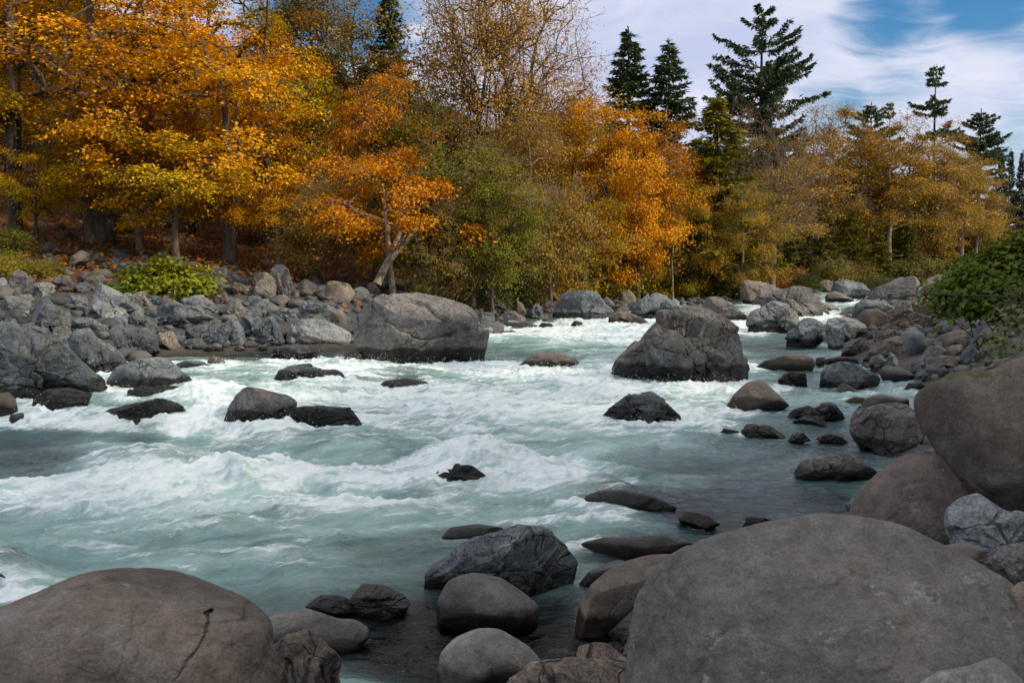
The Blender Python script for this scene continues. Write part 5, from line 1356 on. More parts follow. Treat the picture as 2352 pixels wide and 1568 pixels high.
def build_trees():
    T = tree
    mg = 'orange maples on the left bank'
    # the maples on the left, front row
    T('maple_a', 235, 50, -150, 640, 'largest orange maple with thick mossy trunk and dark forked limbs', ORANGE, YEL, BK_M, 'maple_tree', group=mg, rot=0.4)
    T('maple_e', 40, 50, -90, 440, 'yellow-green maple at the far left edge with thin dark stems', YEL, YGRN, BK_D, 'maple_tree', group=mg, rot=2.0)
    T('maple_b', 530, 48, 40, 460, 'orange maple whose boughs reach furthest right over the boulders', YEL, ORANGE, BK_M, 'maple_tree', group=mg, rot=1.1)
    T('maple_c', 405, 46, 300, 330, 'low golden maple spreading above the green bush', YEL, YGRN, BK_M, 'maple_tree', group=mg, rot=5.0)
    T('maple_c', 325, 48, 220, 330, 'maple with a short pale trunk just right of the thickest trunk', ORANGE, YGRN, BK_G, 'maple_tree', group=mg, rot=0.2)
    T('maple_c', 640, 47, 390, 170, 'small golden maple on a slim pale trunk, lowest of the left group', YEL, ORANGE, BK_P, 'maple_tree', group=mg, rot=3.4)
    T('maple_c', 88, 47, 330, 150, 'small yellow maple hanging over the dark slope at the left', YEL, YGRN, BK_D, 'maple_tree', group=mg, rot=4.4)
    # second row
    T('maple_d', 440, 60, -260, 460, 'tall orange maple rising behind the thickest trunk', ORANGE, YEL, BK_D, 'maple_tree', group=mg, rot=2.7)
    T('maple_e', 150, 63, -330, 560, 'tall dark-limbed maple out of the top at the upper left', YEL, ORANGE, BK_D, 'maple_tree', group=mg, rot=3.9)
    T('maple_d', 620, 58, -60, 280, 'yellow-green maple at the right shoulder of the orange left group', YGRN, YEL, BK_D, 'maple_tree', group=mg, rot=1.7)
    T('maple_e', -90, 60, -260, 420, 'orange maple mostly outside the left edge', YEL, ORANGE, BK_D, 'maple_tree', group=mg, rot=0.9)
    T('maple_d', 25, 64, -230, 420, 'orange and green maple behind the left-edge maple', ORANGE, YGRN, BK_D, 'maple_tree', group=mg, rot=4.0)
    # slim dark stems on the slope at the left
    for i, (x, Y, yt, lb) in enumerate([(20, 58, 180, 'thin dark stem at the left edge of the slope'), (128, 60, 200, 'thin dark stem between the small yellow maple and the mossy boulder'),
                                        (178, 57, 140, 'straight brown trunk just left of the thickest maple trunk'), (575, 58, 250, 'thin dark stem behind the low golden maple')]):
        T('slim', x, Y, yt, 70, lb, RUST, YGRN, BK_D, 'slim_tree', group='slim dark stems on the slope')
    # sage and brown trees above the middle
    T('sparse_a', 720, 72, -120, 230, 'pale sage-brown tree with sky showing through at the top', SAGE, TANB, BK_M, 'alder_tree')
    T('sparse_b', 820, 74, -60, 190, 'thin golden tree against blue sky left of the dark cedar', TANB, SAGE, BK_M, 'alder_tree')
    T('maple_d', 770, 62, 60, 260, 'dull green and rust maple right of the orange group', MGREEN, RUST, BK_D, 'maple_tree', rot=0.5)
    T('maple_b', 865, 52, 165, 290, 'rust-orange maple above the slanting forked trunk', RUST, ORANGE, BK_M, 'maple_tree', rot=2.2)
    T('maple_c', 905, 44, 330, 300, 'low rust-orange maple on a slanting forked pale trunk', ORANGE, RUST, BK_P, 'maple_tree', rot=4.0, lean=0.12)
    le = TREES[-1]
    from mathutils import Matrix
    Mi = Matrix.LocRotScale(le.location, le.rotation_euler, le.scale).inverted()
    def px3(x, y, Y): d = ray(x, y); return CAM + d * (Y / d[1])
    A_ = np.array([px3(866, 652, 43.4), px3(884, 612, 43.6), px3(902, 575, 43.8), px3(916, 540, 44), px3(928, 500, 44.2), px3(936, 450, 44.4)])
    B_ = np.array([px3(872, 640, 43.5), px3(898, 596, 43.3), px3(928, 560, 43.2), px3(960, 520, 43.2)])
    V1 = tubes(A_[:-1], A_[1:], np.array([.20, .16, .13, .11, .09]), np.array([.16, .13, .11, .09, .07]), 8)
    V2 = tubes(B_[:-1], B_[1:], np.array([.13, .11, .09]), np.array([.11, .09, .07]), 8)
    VV, FF = merge([V1, V2])
    R4 = np.array(Mi); VV = VV @ R4[:3, :3].T + R4[:3, 3]
    fo = link('trunk', np_mesh('trunk', VV, FF, True, M_BARK), le); fo.color = (0.36, 0.30, 0.23, 1); fo['label'] = 'pale slanting forked trunk'
    T('olive_b', 745, 46, 400, 240, 'tangled bare-twigged tree between orange maples', BROWN, OLIVE, BK_G, 'vine_maple', rot=1.0)
    T('cedar_a', 898, 74, -8, 190, 'dark green cedar spire rising behind the slender saplings', FIRL, DGREEN, BK_D, 'cedar_tree')
    for x, yt, lb in ((935, 8, 'leftmost of three slender saplings with few leaves against the sky'), (985, 14, 'middle one of three slender saplings against the sky'), (1040, 20, 'rightmost of three slender saplings, just left of the bare forked trunk')):
        T('slim', x, 62, yt, 85, lb, TANB, OLIVE, BK_P, 'sapling', group='slender saplings above the wood')
    T('fan', 1085, 60, -70, 300, 'tall half-bare tree with dark forked trunk above the wood', TANB, GOLD, BK_D, 'poplar_tree', rot=0.2)
    T('fan', 1200, 64, -90, 400, 'broad fan-shaped brown tree highest above the middle', TANB, GOLD, BK_M, 'poplar_tree', rot=3.0)
    T('sparse_a', 1330, 70, 160, 220, 'golden-brown tree on the right flank of the fan-shaped one', TANB, GOLD, BK_M, 'poplar_tree')
    T('olive_a', 955, 60, 130, 280, 'olive-brown tree below the slender saplings', OLIVE, BROWN, BK_M, 'willow_tree', rot=1.3)
    T('olive_a', 1135, 60, 165, 280, 'gold and olive tree filling in below the half-bare tree', GOLD, OLIVE, BK_M, 'willow_tree', rot=3.3)
    T('maple_d', 705, 70, -60, 260, 'sage-olive tree at the top, right of the orange group', SAGE, OLIVE, BK_M, 'maple_tree', rot=2.3)
    T('round_a', 1235, 66, 190, 240, 'olive-gold rounded tree under the fan-shaped brown one', GOLD, OLIVE, BK_M, 'maple_tree', rot=2.3)
    # olive green middle
    T('olive_a', 1000, 50, 205, 330, 'large olive-green tree in the middle of the far bank', OLIVE, MGREEN, BK_M, 'willow_tree', rot=0.3)
    T('olive_a', 1085, 47, 290, 300, 'olive tree leaning over a reddish trunk at the bank', OLIVE, SAGE, BK_G, 'willow_tree', rot=2.6)
    T('olive_b', 1000, 44.5, 440, 190, 'drooping twiggy olive shrub-tree over the pale rocks', OLIVE, BROWN, BK_P, 'willow_tree', rot=4.1)
    T('maple_c', 1130, 45.5, 400, 190, 'yellow-green leafy maple in the middle of the olive trees', (0.15, 0.17, 0.016), OLIVE, BK_M, 'maple_tree', rot=1.2)
    T('olive_a', 1215, 54, 215, 260, 'brown-gold tree left of the bright orange row', BROWN, TANB, BK_G, 'willow_tree', rot=5.1)
    T('olive_b', 1265, 52, 420, 230, 'arching twiggy tree with yellow leaves low on the bank', OLIVE, GOLD, BK_P, 'willow_tree', rot=0.0)
    # orange row
    rg = 'orange trees right of the middle'
    T('round_a', 1310, 62, 225, 230, 'golden-orange rounded tree, first of the orange row from the left', GOLD, OLIVE, BK_M, 'maple_tree', group=rg)
    T('round_b', 1395, 60, 212, 210, 'bright orange rounded tree, second of the orange row from the left', ORANGE, GOLD, BK_M, 'maple_tree', group=rg)
    T('round_a', 1465, 61, 240, 200, 'brightest orange tree in the orange row', ORANGE, YEL, BK_M, 'maple_tree', group=rg)
    T('round_b', 1530, 68, 262, 190, 'rust-red tree at the right end of the orange row', RUST, ORANGE, BK_M, 'maple_tree', group=rg)
    T('round_b', 1345, 58, 400, 200, 'low olive-gold tree before the orange row', OLIVE, GOLD, BK_P, 'vine_maple', group=rg)
    T('slim', 1545, 62, 290, 90, 'slim bare pale stem at the right end of the orange row', RUST, OLIVE, BK_P, 'slim_tree')
    # conifers behind
    T('fir_a', 1440, 118, 78, 205, 'pointed fir, left one of a pair above the orange row', FIRL, FIRG, BK_D, 'fir_tree', ybase=600)
    T('fir_b', 1527, 118, 102, 195, 'pointed fir, right one of a pair above the orange row', FIRG, FIRL, BK_D, 'fir_tree', ybase=600)
    T('cedar_a', 1640, 69, 225, 260, 'dense yellow-green cedar at the right of the orange trees', CED, (0.22, 0.21, 0.02), BK_M, 'cedar_tree', rot=1.0)
    T('fir_old', 1740, 104, 40, 235, 'tallest old fir with wide level boughs', FIRL, FIRG, BK_D, 'fir_tree', rot=0.6)
    T('cedar_a', 1745, 98, 250, 190, 'dark green lower fir beneath the tallest old fir', FIRG, DGREEN, BK_D, 'fir_tree')
    T('bare', 1700, 80, 215, 150, 'bare brown alder between the cedar and the tallest fir', BROWN, TANB, BK_G, 'alder_tree', rot=2.2)
    T('bare', 1725, 70, 212, 210, 'leaning bare tree with arching twigs right of the tallest fir', BROWN, TANB, BK_G, 'alder_tree', rot=0.0, lean=0.10)
    T('poplar_b', 1805, 90, 330, 150, 'thin brown tree half hiding the leaning bare tree', BROWN, TANB, BK_M, 'alder_tree')
    T('olive_a', 1705, 66, 395, 170, 'olive-gold tree right at the foot of the yellow-green cedar', OLIVE, GOLD, BK_P, 'willow_tree', rot=1.9)
    T('round_b', 1590, 65, 400, 130, 'olive-green tree between the rust-red tree and the yellow-green cedar', OLIVE, GOLD, BK_M, 'willow_tree', rot=3.9)
    T('poplar_b', 1775, 78, 330, 150, 'gold and olive tree under the right side of the tallest fir', TANB, OLIVE, BK_P, 'alder_tree', rot=0.9)
    for x, Y, yt, w, lb in ((1870, 116, 440, 120, 'short gold-leaved tree under the first golden poplars'), (1955, 97, 450, 120, 'short gold-leaved tree under the amber poplar'), (2060, 120, 440, 120, 'short gold-leaved tree left of the brown-grey poplar'), (2145, 103, 450, 120, 'short gold-leaved tree under the thin ragged fir'), (2215, 126, 450, 100, 'short gold-leaved tree under the yellowest poplar')):
        T('olive_b', x, Y, yt, w, lb, GOLD, OLIVE, BK_P, 'vine_maple', group='short gold-leaved trees under the poplars')
    # poplars on the right
    pg = 'golden-brown poplars along the far right bank'
    L = [(1862, 96, 262, 130, 'first golden poplar right of the leaning bare tree'), (1905, 100, 250, 120, 'golden poplar with the tallest twiggy top, left of the flat-topped fir'),
         (1945, 104, 268, 120, 'golden poplar in front of the flat-topped fir'), (1990, 100, 292, 110, 'lower amber poplar with dark gaps at its foot'),
         (2041, 98, 270, 130, 'amber poplar on a thick straight trunk, middle of the right-hand row'), (2085, 102, 278, 120, 'brown poplar below the thin ragged fir'),
         (2122, 104, 288, 120, 'brown-grey poplar right under the thin ragged fir'), (2165, 106, 305, 120, 'golden poplar between the two right-hand firs'),
         (2205, 110, 330, 110, 'yellowest poplar near the right end of the row'), (2240, 116, 372, 90, 'last small golden poplar at the right end of the row')]
    for i, (x, Y, yt, w, lb) in enumerate(L):
        T('poplar' if i % 2 else 'poplar_b', x, Y, yt, w * 1.1, lb, (GOLD if i in (1, 4, 8) else TANB), (OLIVE if i % 3 else BROWN), BK_P, 'poplar_tree', group=pg)
    T('fir_top', 1990, 140, 240, 110, 'flat-topped fir with bushy crown behind the poplars', FIRL, FIRG, BK_D, 'fir_tree', ybase=610)
    T('fir_thin', 2034, 140, 240, 56, 'small fir top touching the flat-topped one', FIRL, FIRG, BK_D, 'fir_tree', ybase=610)
    T('fir_thin', 2142, 140, 158, 100, 'thin ragged fir standing high above the poplars', FIRL, FIRG, BK_D, 'fir_tree', ybase=610, lean=0.02)
    T('fir_top', 2242, 140, 256, 120, 'round-topped fir at the right end above the poplars', FIRL, FIRG, BK_D, 'fir_tree', ybase=610)
    fg = 'distant firs at the far right'
    for x, Y, yt, w, lb in ((2290, 190, 352, 50, 'distant dark fir just right of the poplars'), (2312, 200, 345, 46, 'distant pointed fir, second right of the poplars'), (2336, 195, 348, 52, 'distant pointed fir nearest the right edge'),
                            (2365, 185, 360, 60, 'distant fir cut by the right edge'), (2275, 170, 430, 60, 'lower distant fir in the shade of the poplars'), (2325, 165, 440, 80, 'lower distant fir above the right-hand bush')):
        T('fir_b', x, Y, yt, w, lb, (0.05, 0.072, 0.055), (0.045, 0.06, 0.05), BK_D, 'fir_tree', group=fg, ybase=600)
    T('sparse_b', 2290, 135, 470, 110, 'soft brown tree behind the right-hand bush', TANB, SAGE, BK_M, 'alder_tree')
    T('round_b', 2235, 125, 480, 120, 'green-gold tree at the foot of the yellowest poplar', MGREEN, TANB, BK_M, 'alder_tree')
    # dark evergreens filling the wood between the trunks
    eg = 'evergreens in the shade of the wood'
    E = [('cedar_b', 1195, 60, 470, 120, 'dark young cedar right of the yellow-green maple'), ('cedar_b', 1580, 68, 470, 110, 'dark cedar sapling at the foot of the rust-red tree'),
         ('cedar_b', 1690, 84, 450, 120, 'dark evergreen behind the bare brown alder'), ('cedar_b', 1790, 90, 440, 120, 'dark evergreen under the tallest fir, right side'),
         ('cedar_b', 1880, 92, 470, 110, 'green evergreen between the first golden poplars'), ('cedar_b', 1960, 94, 480, 110, 'green evergreen below the lower amber poplar'),
         ('cedar_b', 2010, 96, 520, 100, 'bright green young evergreen at the middle of the poplar row'), ('cedar_b', 2075, 100, 500, 100, 'evergreen behind the trunks of the brown poplars'),
         ('cedar_b', 2150, 104, 500, 100, 'evergreen behind the golden poplar trunks far right'), ('fir_a', 330, 76, 90, 220, 'dark green fir glimpsed behind the thickest maple trunk'),
         ('fir_b', 80, 78, 60, 240, 'dark green fir glimpsed behind the left-edge maples'), ('fir_a', 560, 78, 160, 240, 'dark green fir glimpsed behind the right-reaching maple'),
         ('cedar_a', 700, 74, 150, 240, 'dark cedar behind the tangled bare-twigged tree'), ('cedar_a', 1010, 66, 260, 240, 'dark cedar behind the large olive tree'),
         ('cedar_a', 1130, 68, 300, 230, 'dark cedar behind the yellow-green maple'), ('cedar_a', 1250, 70, 290, 220, 'dark cedar behind the brown-gold tree'),
         ('fir_b', 1390, 80, 260, 160, 'dark fir hidden behind the orange row'), ('fir_a', 840, 76, 180, 200, 'dark fir behind the rust-orange maple'),
         ('fir_b', 190, 70, 250, 200, 'shaded young fir on the slope behind the slim stems'), ('fir_b', 450, 68, 300, 200, 'shaded young fir on the slope behind the low golden maple'), ('cedar_b', 640, 62, 400, 160, 'shaded young cedar behind the slim pale trunk'),
         ('cedar_a', 1830, 112, 330, 170, 'dark fir standing behind the first golden poplar'), ('cedar_a', 1925, 116, 360, 170, 'dark fir filling the gap behind the amber poplar'), ('cedar_a', 2020, 118, 370, 170, 'dark fir behind the middle poplars'), ('cedar_a', 2110, 120, 390, 170, 'dark fir behind the brown-grey poplar'), ('cedar_a', 2200, 125, 420, 150, 'dark fir behind the yellowest poplar')]
    for k, x, Y, yt, w, lb in E:
        T(k, x, Y, yt, w, lb, DGREEN if x < 1150 else (0.125, 0.135, 0.024), (FIRL if k[0] == 'f' else MGREEN) if x < 1150 else OLIVE, BK_D, 'evergreen_tree', group=eg)
    for x, Y, yt, w, lb in ((1600, 110, 330, 170, 'dark fir behind the yellow-green cedar'), (1680, 114, 320, 180, 'dark fir behind the bare brown alder and the cedar'), (1780, 112, 340, 180, 'dark fir behind the thin brown alder'), (1480, 84, 300, 180, 'dark fir behind the brightest orange tree'), (1310, 78, 300, 180, 'dark fir behind the first golden-orange tree')):
        T('cedar_a', x, Y, yt, w, lb, DGREEN, FIRL, BK_D, 'evergreen_tree', group=eg)
    # the wood on the near right bank that keeps the near boulders in the shade
    for i, (xx, yy, hh) in enumerate([(13, -5, 17), (15, 2, 18), (14, 8, 16), (20, -1, 20), (22, 7, 20), (21, 14, 18), (25, 20, 18), (28, 27, 17)]):
        (tm, cm), H, Rr = VAR[('maple_d', 'round_a')[i % 2]]
        e = bpy.data.objects.new('maple_tree', None); COL.objects.link(e); e.location = (xx, yy, float(terrain(xx, yy)) - 0.1)
        s_ = hh / H; e.scale = (s_, s_, s_); e.rotation_euler = (0, 0, i * 1.3)
        tag(e, 'maple on the near right bank, shading the near boulders', 'tree', 'shade trees on the near right bank')
        t_ = link('trunk', tm, e); t_.color = (*BK_M, 1); c_ = link('crown', cm, e); c_.color = (*MGREEN, 1); c_['tint'] = list(YGRN)
    # shrubs along the foot of the wood
    sg = 'shrubs along the foot of the wood'
    S = [(1125, 48, 575, 110, 'green ferny shrub under the yellow-green maple', MGREEN, OLIVE), (1190, 52, 585, 120, 'green shrub right of the reddish trunk', DGREEN, MGREEN),
         (1250, 55, 590, 120, 'olive shrub under the arching twiggy tree', OLIVE, GOLD), (1310, 58, 575, 130, 'yellow-olive shrub behind the grey far slab', OLIVE, YEL),
         (1370, 60, 590, 120, 'olive shrub just right of the grey far slab', OLIVE, YGRN), (1430, 62, 580, 120, 'yellowish shrub below the brightest orange tree', YGRN, OLIVE),
         (1490, 64, 595, 120, 'low yellow-green shrub above the far gravel bar', YGRN, GOLD), (1550, 66, 560, 120, 'tall olive shrub left of the yellow-green cedar', OLIVE, MGREEN),
         (1610, 68, 600, 110, 'low shrub at the foot of the yellow-green cedar', OLIVE, BROWN), (1660, 72, 605, 110, 'dark green round bush left of the tan far block', DGREEN, MGREEN),
         (1720, 80, 600, 110, 'russet shrub behind the tan far block', BROWN, OLIVE), (1790, 84, 605, 110, 'russet-brown shrub right of the leaning bare tree', BROWN, RUST),
         (1850, 82, 622, 70, 'dark green low bush behind the tan skyline rock', DGREEN, MGREEN), (1915, 88, 590, 110, 'sage shrub under the golden poplars', SAGE, OLIVE),
         (1965, 90, 600, 100, 'russet low shrub under the amber poplars', BROWN, OLIVE), (2015, 76, 628, 80, 'dark green round bush by the long high boulder', DGREEN, MGREEN),
         (2070, 98, 590, 110, 'sage-green shrub right of the round dark bush', SAGE, MGREEN), (2120, 100, 585, 110, 'grey-green shrub under the thin ragged fir', SAGE, OLIVE), (2175, 104, 585, 110, 'grey-green shrub left of the right-hand bush', SAGE, BROWN),
         (1060, 50, 590, 90, 'dark green shrub at the foot of the reddish trunk', DGREEN, MGREEN), (985, 50, 585, 110, 'olive shrub in the shade of the large olive tree', OLIVE, DGREEN)]
    for i, (x, Y, yt, w, lb, c, t_) in enumerate(S):
        T('shrub_a' if i % 2 else 'shrub_b', x, Y, yt, w, lb, c, t_, BK_M, 'shrub', cat='shrub', group=sg, sink=0.2)
    T('shrub_b', 20, 44, 515, 130, 'pale green leafy shrub at the left edge above the rocks', MGREEN, YGRN, BK_M, 'shrub', cat='shrub', group='shrubs on the left bank')
    T('shrub_a', 90, 40, 588, 110, 'low yellow-olive shrub among rocks at the left', OLIVE, YGRN, BK_M, 'shrub', cat='shrub', group='shrubs on the left bank')
    T('shrub_a', 15, 38, 575, 100, 'low yellow-green shrub at the left edge, below the pale green one', YGRN, OLIVE, BK_M, 'shrub', cat='shrub', group='shrubs on the left bank')

def bush(name, label, lobes, n, leaf, col, tint, base, seed, cat='bush', n_leaf=50, clu=0.35):
    """lobes: (x, y, radius px, depth) in photo coordinates"""
    g = np.random.default_rng(seed)
    base = np.array(base, float)
    C = []
    for (x, y, r, Y) in lobes:
        d = ray(x, y); c = CAM + d * (Y / d[1]); rm = r / F * Y
        k = max(6, int(n * (r * r) / sum(q[2] ** 2 for q in lobes)))
        o = lobed_points(g, k, (rm, rm * 0.9, rm), 0.25, 1.6, seed, 0.45)
        C.append(c + o)
    C = np.concatenate(C); C = C[C[:, 2] > ground(C[:, 0], C[:, 1]) - 0.05]
    crown, LP = leaf_cloud(g, C - base, n_leaf, clu * g.uniform(0.7, 1.3, len(C)), 0.42, leaf, 0.3, 0.8, 0.6, 0.72)
    tr = [np.array([0, 0, 0.35 * k - 0.4]) for k in range(4)]
    dC = np.linalg.norm(C - base, axis=1)
    P0, P1, r0, r1 = grow(seed, tr, 0.010, (C - base)[dC < np.percentile(dC, 45)], 0.1, sag=0.0)
    e = bpy.data.objects.new(name, None); COL.objects.link(e); e.location = base; tag(e, label, cat)
    t = link('stem', wood_mesh(P0, P1, r0, r1, rmin=0.003), e); t.color = (*BK_D, 1)
    c = link('foliage', np_mesh('foliage', *crown, False, M_LEAF), e); c.color = (*col, 1); c['tint'] = [float(v) for v in tint]
    return e

def fern(x, Y, size, label, seed, col=MGREEN):
    g = np.random.default_rng(seed)
    X = (x - 1176) / F * Y; z = float(terrain(X, Y))
    e = bpy.data.objects.new('fern', None); COL.objects.link(e); e.location = (X, Y, z)
    tag(e, label, 'fern', 'ferns on the slope under the trees')
    for k in range(14):
        a = g.uniform(0, 6.283); L = size * g.uniform(0.7, 1.1)
        q = np.linspace(0.05, 1, 22)
        p = np.stack([np.cos(a) * L * q, np.sin(a) * L * q, L * (0.95 * q - 0.85 * q ** 2)], 1)
        parts = []
        for s in (-1, 1):
            side = np.array([-math.sin(a), math.cos(a), 0]) * s + np.array([math.cos(a), math.sin(a), 0]) * 0.3
            parts.append(cards(p, unit(np.tile([0, 0, 1.0], (22, 1)) + g.normal(size=(22, 3)) * 0.15), np.tile(side, (22, 1)), 0.26 * L * (1.05 - q), 0.09 * L * (1.05 - q)))
        parts.append(tubes(p[:-1], p[1:], np.full(21, 0.008), np.full(21, 0.006), 3))
        V, Fs = merge(parts)
        o = link('frond', np_mesh('frond', V, Fs, False, M_LEAF), e); o.color = (*col, 1); o['tint'] = [float(v) for v in OLIVE]

def fallen_log(x0, y0, x1, y1, r, label, Y0, Y1, seed):
    g = np.random.default_rng(seed)
    a = np.array([(x0 - 1176) / F * Y0, Y0, 0]); b = np.array([(x1 - 1176) / F * Y1, Y1, 0])
    P = np.stack([a + (b - a) * t for t in np.linspace(0, 1, 12)])
    za = CAMZ + (HORIZON - y0) / F * Y0; zb_ = CAMZ + (HORIZON - y1) / F * Y1
    P[:, 2] = np.linspace(za, zb_, 12) + g.normal(size=12) * 0.03
    rr = np.linspace(r, r * 0.7, 12)
    V, Fq = tubes(P[:-1], P[1:] + (P[1:] - P[:-1]) * 0.03, rr[:-1], rr[1:], 10)
    # a few broken branch stubs
    k = g.integers(2, 10, 5); d = unit(g.normal(size=(5, 3)) + np.array([0, -0.5, 0.8]))
    V2, F2 = tubes(P[k], P[k] + d * r * 3.2, np.full(5, r * 0.22), np.full(5, r * 0.1), 5)
    VV, FF = merge([(V, Fq), (V2, F2)])
    o = link('fallen_log', np_mesh('fallen_log', VV - P[0], FF, True, M_BARK), loc=P[0]); o.color = (0.11, 0.095, 0.04, 1)
    tag(o, label, 'log', 'fallen logs on the left slope')

def build_plants():
    build_trees()
    bush('leafy_bush', 'bright yellow-green leafy bush growing among the left bank rocks',
         [(330, 645, 32, 38.5), (385, 632, 40, 39), (430, 655, 32, 38.2), (290, 660, 24, 38.2), (370, 612, 24, 39.5), (412, 622, 24, 39.2), (350, 668, 22, 38), (268, 672, 18, 37.8), (455, 632, 24, 38.6), (468, 668, 15, 37.9), (310, 622, 22, 39)], 150, 0.20, (0.14, 0.18, 0.014), (0.30, 0.28, 0.016), hit(370, 668) + np.array([0, 0.6, 0]), 71, n_leaf=26, clu=0.5)
    bush('leafy_bush', 'big dark green leafy bush hanging over the right bank',
         [(2225, 648, 52, 17.5), (2300, 618, 66, 18), (2390, 635, 90, 17.5), (2250, 690, 42, 17), (2330, 680, 58, 17), (2178, 680, 30, 17.3), (2355, 585, 50, 18.5)], 300, 0.115, (0.075, 0.115, 0.016), (0.15, 0.18, 0.022), np.array([9.2, 18.0, float(terrain(9.2, 18.0))]), 72, n_leaf=46, clu=0.28)
    bush('willow_shrub', 'thin grey-leaved shrub in front of the dark green bush at the right edge',
         [(2330, 720, 36, 13.0), (2352, 680, 30, 13.2), (2300, 780, 26, 12.6)], 40, 0.08, (0.15, 0.17, 0.07), (0.22, 0.22, 0.10), hit(2335, 800) + np.array([0, 0.3, 0]), 73, cat='shrub', n_leaf=14, clu=0.22)
    for i, (x, Y, s, lb) in enumerate([(895, 46, 0.9, 'green sword fern at the foot of the slanting forked trunk'), (205, 60, 1.1, 'sword fern beside the straight brown trunk on the slope'), (255, 62, 1.1, 'sword fern on the dark slope right of the thickest trunk'),
                                       (110, 58, 1.0, 'sword fern below the thin dark stem'), (300, 56, 0.9, 'sword fern behind the trunk with short pale bark'), (700, 50, 0.9, 'sword fern under the tangled bare-twigged tree')]):
        fern(x, Y, s, lb, 300 + i)
    fallen_log(-40, 492, 290, 484, 0.28, 'long mossy fallen log lying across the dark slope', 63, 62, 5)
    fallen_log(640, 575, 770, 590, 0.12, 'thin fallen log among leaves right of the maples', 52, 51, 6)
    # leaf litter: uncountable
    g = np.random.default_rng(31)
    n = 26000
    x = g.uniform(-34, 6, n); y = g.uniform(37, 74, n)
    dl = sdist(LEFT, x, y)
    ok = g.random(n) < smooth(5, 16, dl) * (0.35 + smooth(-0.1, 0.25, fbm2(x * 0.5, y * 0.5, 3, 77)))
    x, y = x[ok], y[ok]; k = len(x)
    C = np.stack([x, y, terrain(x, y) + 0.10 + g.random(k) * 0.12], 1)
    V, Fq = cards(C, unit(g.normal(size=(k, 3)) * 0.5 + np.array([0, -0.3, 1])), g.normal(size=(k, 3)), g.uniform(.14, .28, k), g.uniform(.12, .24, k))
    o = link('fallen_leaves', np_mesh('fallen_leaves', V, Fq, False, M_LEAF)); o.color = (0.24, 0.085, 0.018, 1); o['tint'] = [0.34, 0.15, 0.025]
    o['kind'] = 'stuff'; o['label'] = 'rust-red fallen leaves on the slope under the maples'
# ================================================================== light and sky
SUN_AZ, SUN_EL = math.radians(108), math.radians(35)     # azimuth from +Y towards +X
sun_dir = np.array([math.sin(SUN_AZ) * math.cos(SUN_EL), math.cos(SUN_AZ) * math.cos(SUN_EL), math.sin(SUN_EL)])
ld = bpy.data.lights.new('sun', 'SUN'); ld.energy = 3.4; ld.angle = math.radians(2.5); ld.color = (1.0, 0.88, 0.68)
lo = bpy.data.objects.new('sun', ld); COL.objects.link(lo)
lo.rotation_euler = Vector((-sun_dir).tolist()).to_track_quat('-Z', 'Y').to_euler()
lo.location = (20, -20, 40)

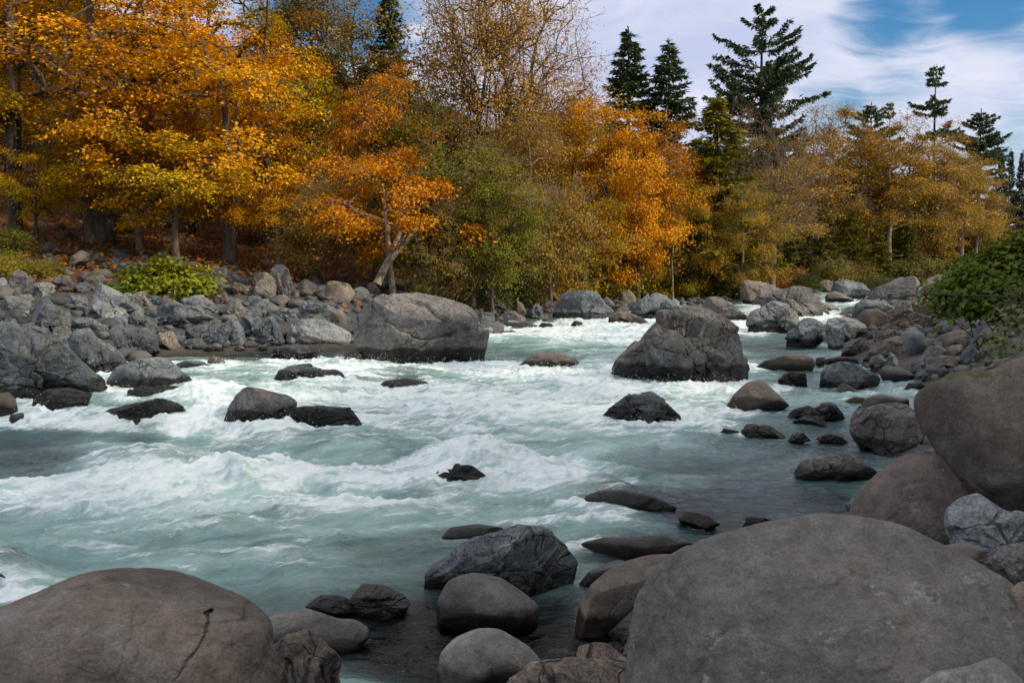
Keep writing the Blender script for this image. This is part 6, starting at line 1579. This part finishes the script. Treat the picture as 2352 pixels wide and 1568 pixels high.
def build_world():
    w = bpy.data.worlds.new('World'); SC.world = w; w.use_nodes = True
    nt = w.node_tree; nt.nodes.clear()
    t = NT.__new__(NT); t.t = nt
    out = nt.nodes.new('ShaderNodeOutputWorld')
    sky = t.n('ShaderNodeTexSky', sky_type='NISHITA'); sky.sun_disc = False
    sky.sun_elevation = SUN_EL; sky.sun_rotation = SUN_AZ
    sky.air_density = 1.0; sky.dust_density = 0.3; sky.ozone_density = 3.0
    hs = t.n('ShaderNodeHueSaturation'); t.l(sky.outputs[0], hs.inputs['Color']); hs.inputs['Saturation'].default_value = 1.4; hs.inputs['Value'].default_value = 1.1
    b1 = t.n('ShaderNodeBackground'); t.l(hs.outputs[0], b1.inputs[0]); b1.inputs[1].default_value = 0.09
    tc = t.n('ShaderNodeTexCoord'); d = tc.outputs['Generated']
    sx = t.n('ShaderNodeSeparateXYZ'); t.l(d, sx.inputs[0])
    den = t.math('ADD', t.math('MAXIMUM', sx.outputs['Z'], 0.0), 0.16)
    cb = t.n('ShaderNodeCombineXYZ'); t.l(t.math('DIVIDE', sx.outputs['X'], den), cb.inputs[0]); t.l(t.math('DIVIDE', sx.outputs['Y'], den), cb.inputs[1])
    P = cb.outputs[0]
    wv = t.vmath('SCALE', t.vmath('SUBTRACT', t.noise(P, 0.9, 4, out='Color'), (0.5, 0.5, 0.5)), 0.9)
    Pw = t.vmath('ADD', P, wv)
    n1 = t.noise(t.vmath('MULTIPLY', Pw, (0.7, 1.25, 1)), 1.0, 8, 0.58)
    dens = t.math('ADD', n1, 0.14)
    # clear blue windows in the cloud
    def blob(x, y, deg, amt, sq=1.0):
        nonlocal dens
        c = ray(x, y)
        dot = t.vmath('DOT_PRODUCT', t.vmath('NORMALIZE', d), tuple(float(v) for v in c))
        k = t.ramp(dot, math.cos(math.radians(deg)), 1.0)
        dens = t.math('ADD', dens, t.math('MULTIPLY', k, amt))
    blob(2130, -10, 5.2, -0.17); blob(1990, 60, 3.0, -0.10); blob(2340, 0, 4.0, -0.18); blob(1890, 258, 2.6, -0.16); blob(2040, 275, 3.2, -0.12)
    blob(2290, 322, 3.0, -0.17); blob(730, -10, 5.0, -0.26); blob(830, 60, 4.0, -0.10); blob(1720, 60, 9.0, 0.14); blob(1500, 80, 9.0, 0.12); blob(2150, 200, 4.5, 0.14)
    blob(1600, 230, 3.0, -0.06)
    dens = t.math('ADD', dens, t.math('MULTIPLY', t.math('SUBTRACT', t.noise(t.vmath('MULTIPLY', Pw, (1.2, 3.4, 1)), 2.2, 7, 0.62, 0.4), 0.5), 0.35))
    mask = t.ramp(dens, 0.36, 0.68)
    shade = t.noise(t.vmath('ADD', Pw, 5.0), 1.6, 6, 0.6)
    cc = t.mix(t.ramp(shade, 0.32, 0.66), (0.50, 0.55, 0.74), (0.72, 0.73, 0.84))
    cc = t.mix(t.ramp(sx.outputs['Z'], 0.26, 0.6), cc, (0.70, 0.70, 0.705))
    b2 = t.n('ShaderNodeBackground'); t.l(cc, b2.inputs[0]); t.l(t.ramp(sx.outputs['Z'], 0.28, 0.85, 1.08, 1.65), b2.inputs[1])  # cloud high above the view is brightened as added fill light
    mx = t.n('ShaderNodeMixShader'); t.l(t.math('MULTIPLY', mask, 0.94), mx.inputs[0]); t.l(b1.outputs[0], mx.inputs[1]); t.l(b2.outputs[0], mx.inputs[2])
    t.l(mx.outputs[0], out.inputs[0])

SC.view_settings.view_transform = 'Standard'; SC.view_settings.look = 'None'
SC.view_settings.exposure = 0.12; SC.view_settings.gamma = 1.0
SC.render.engine = 'CYCLES'
SC.cycles.use_denoising = True
SC.cycles.max_bounces = 7; SC.cycles.diffuse_bounces = 3; SC.cycles.glossy_bounces = 3; SC.cycles.transmission_bounces = 4; SC.cycles.transparent_max_bounces = 6
SC.cycles.sample_clamp_indirect = 6.0

build_world()
build_ground()
build_water()
build_fillers()
variants()
build_plants()
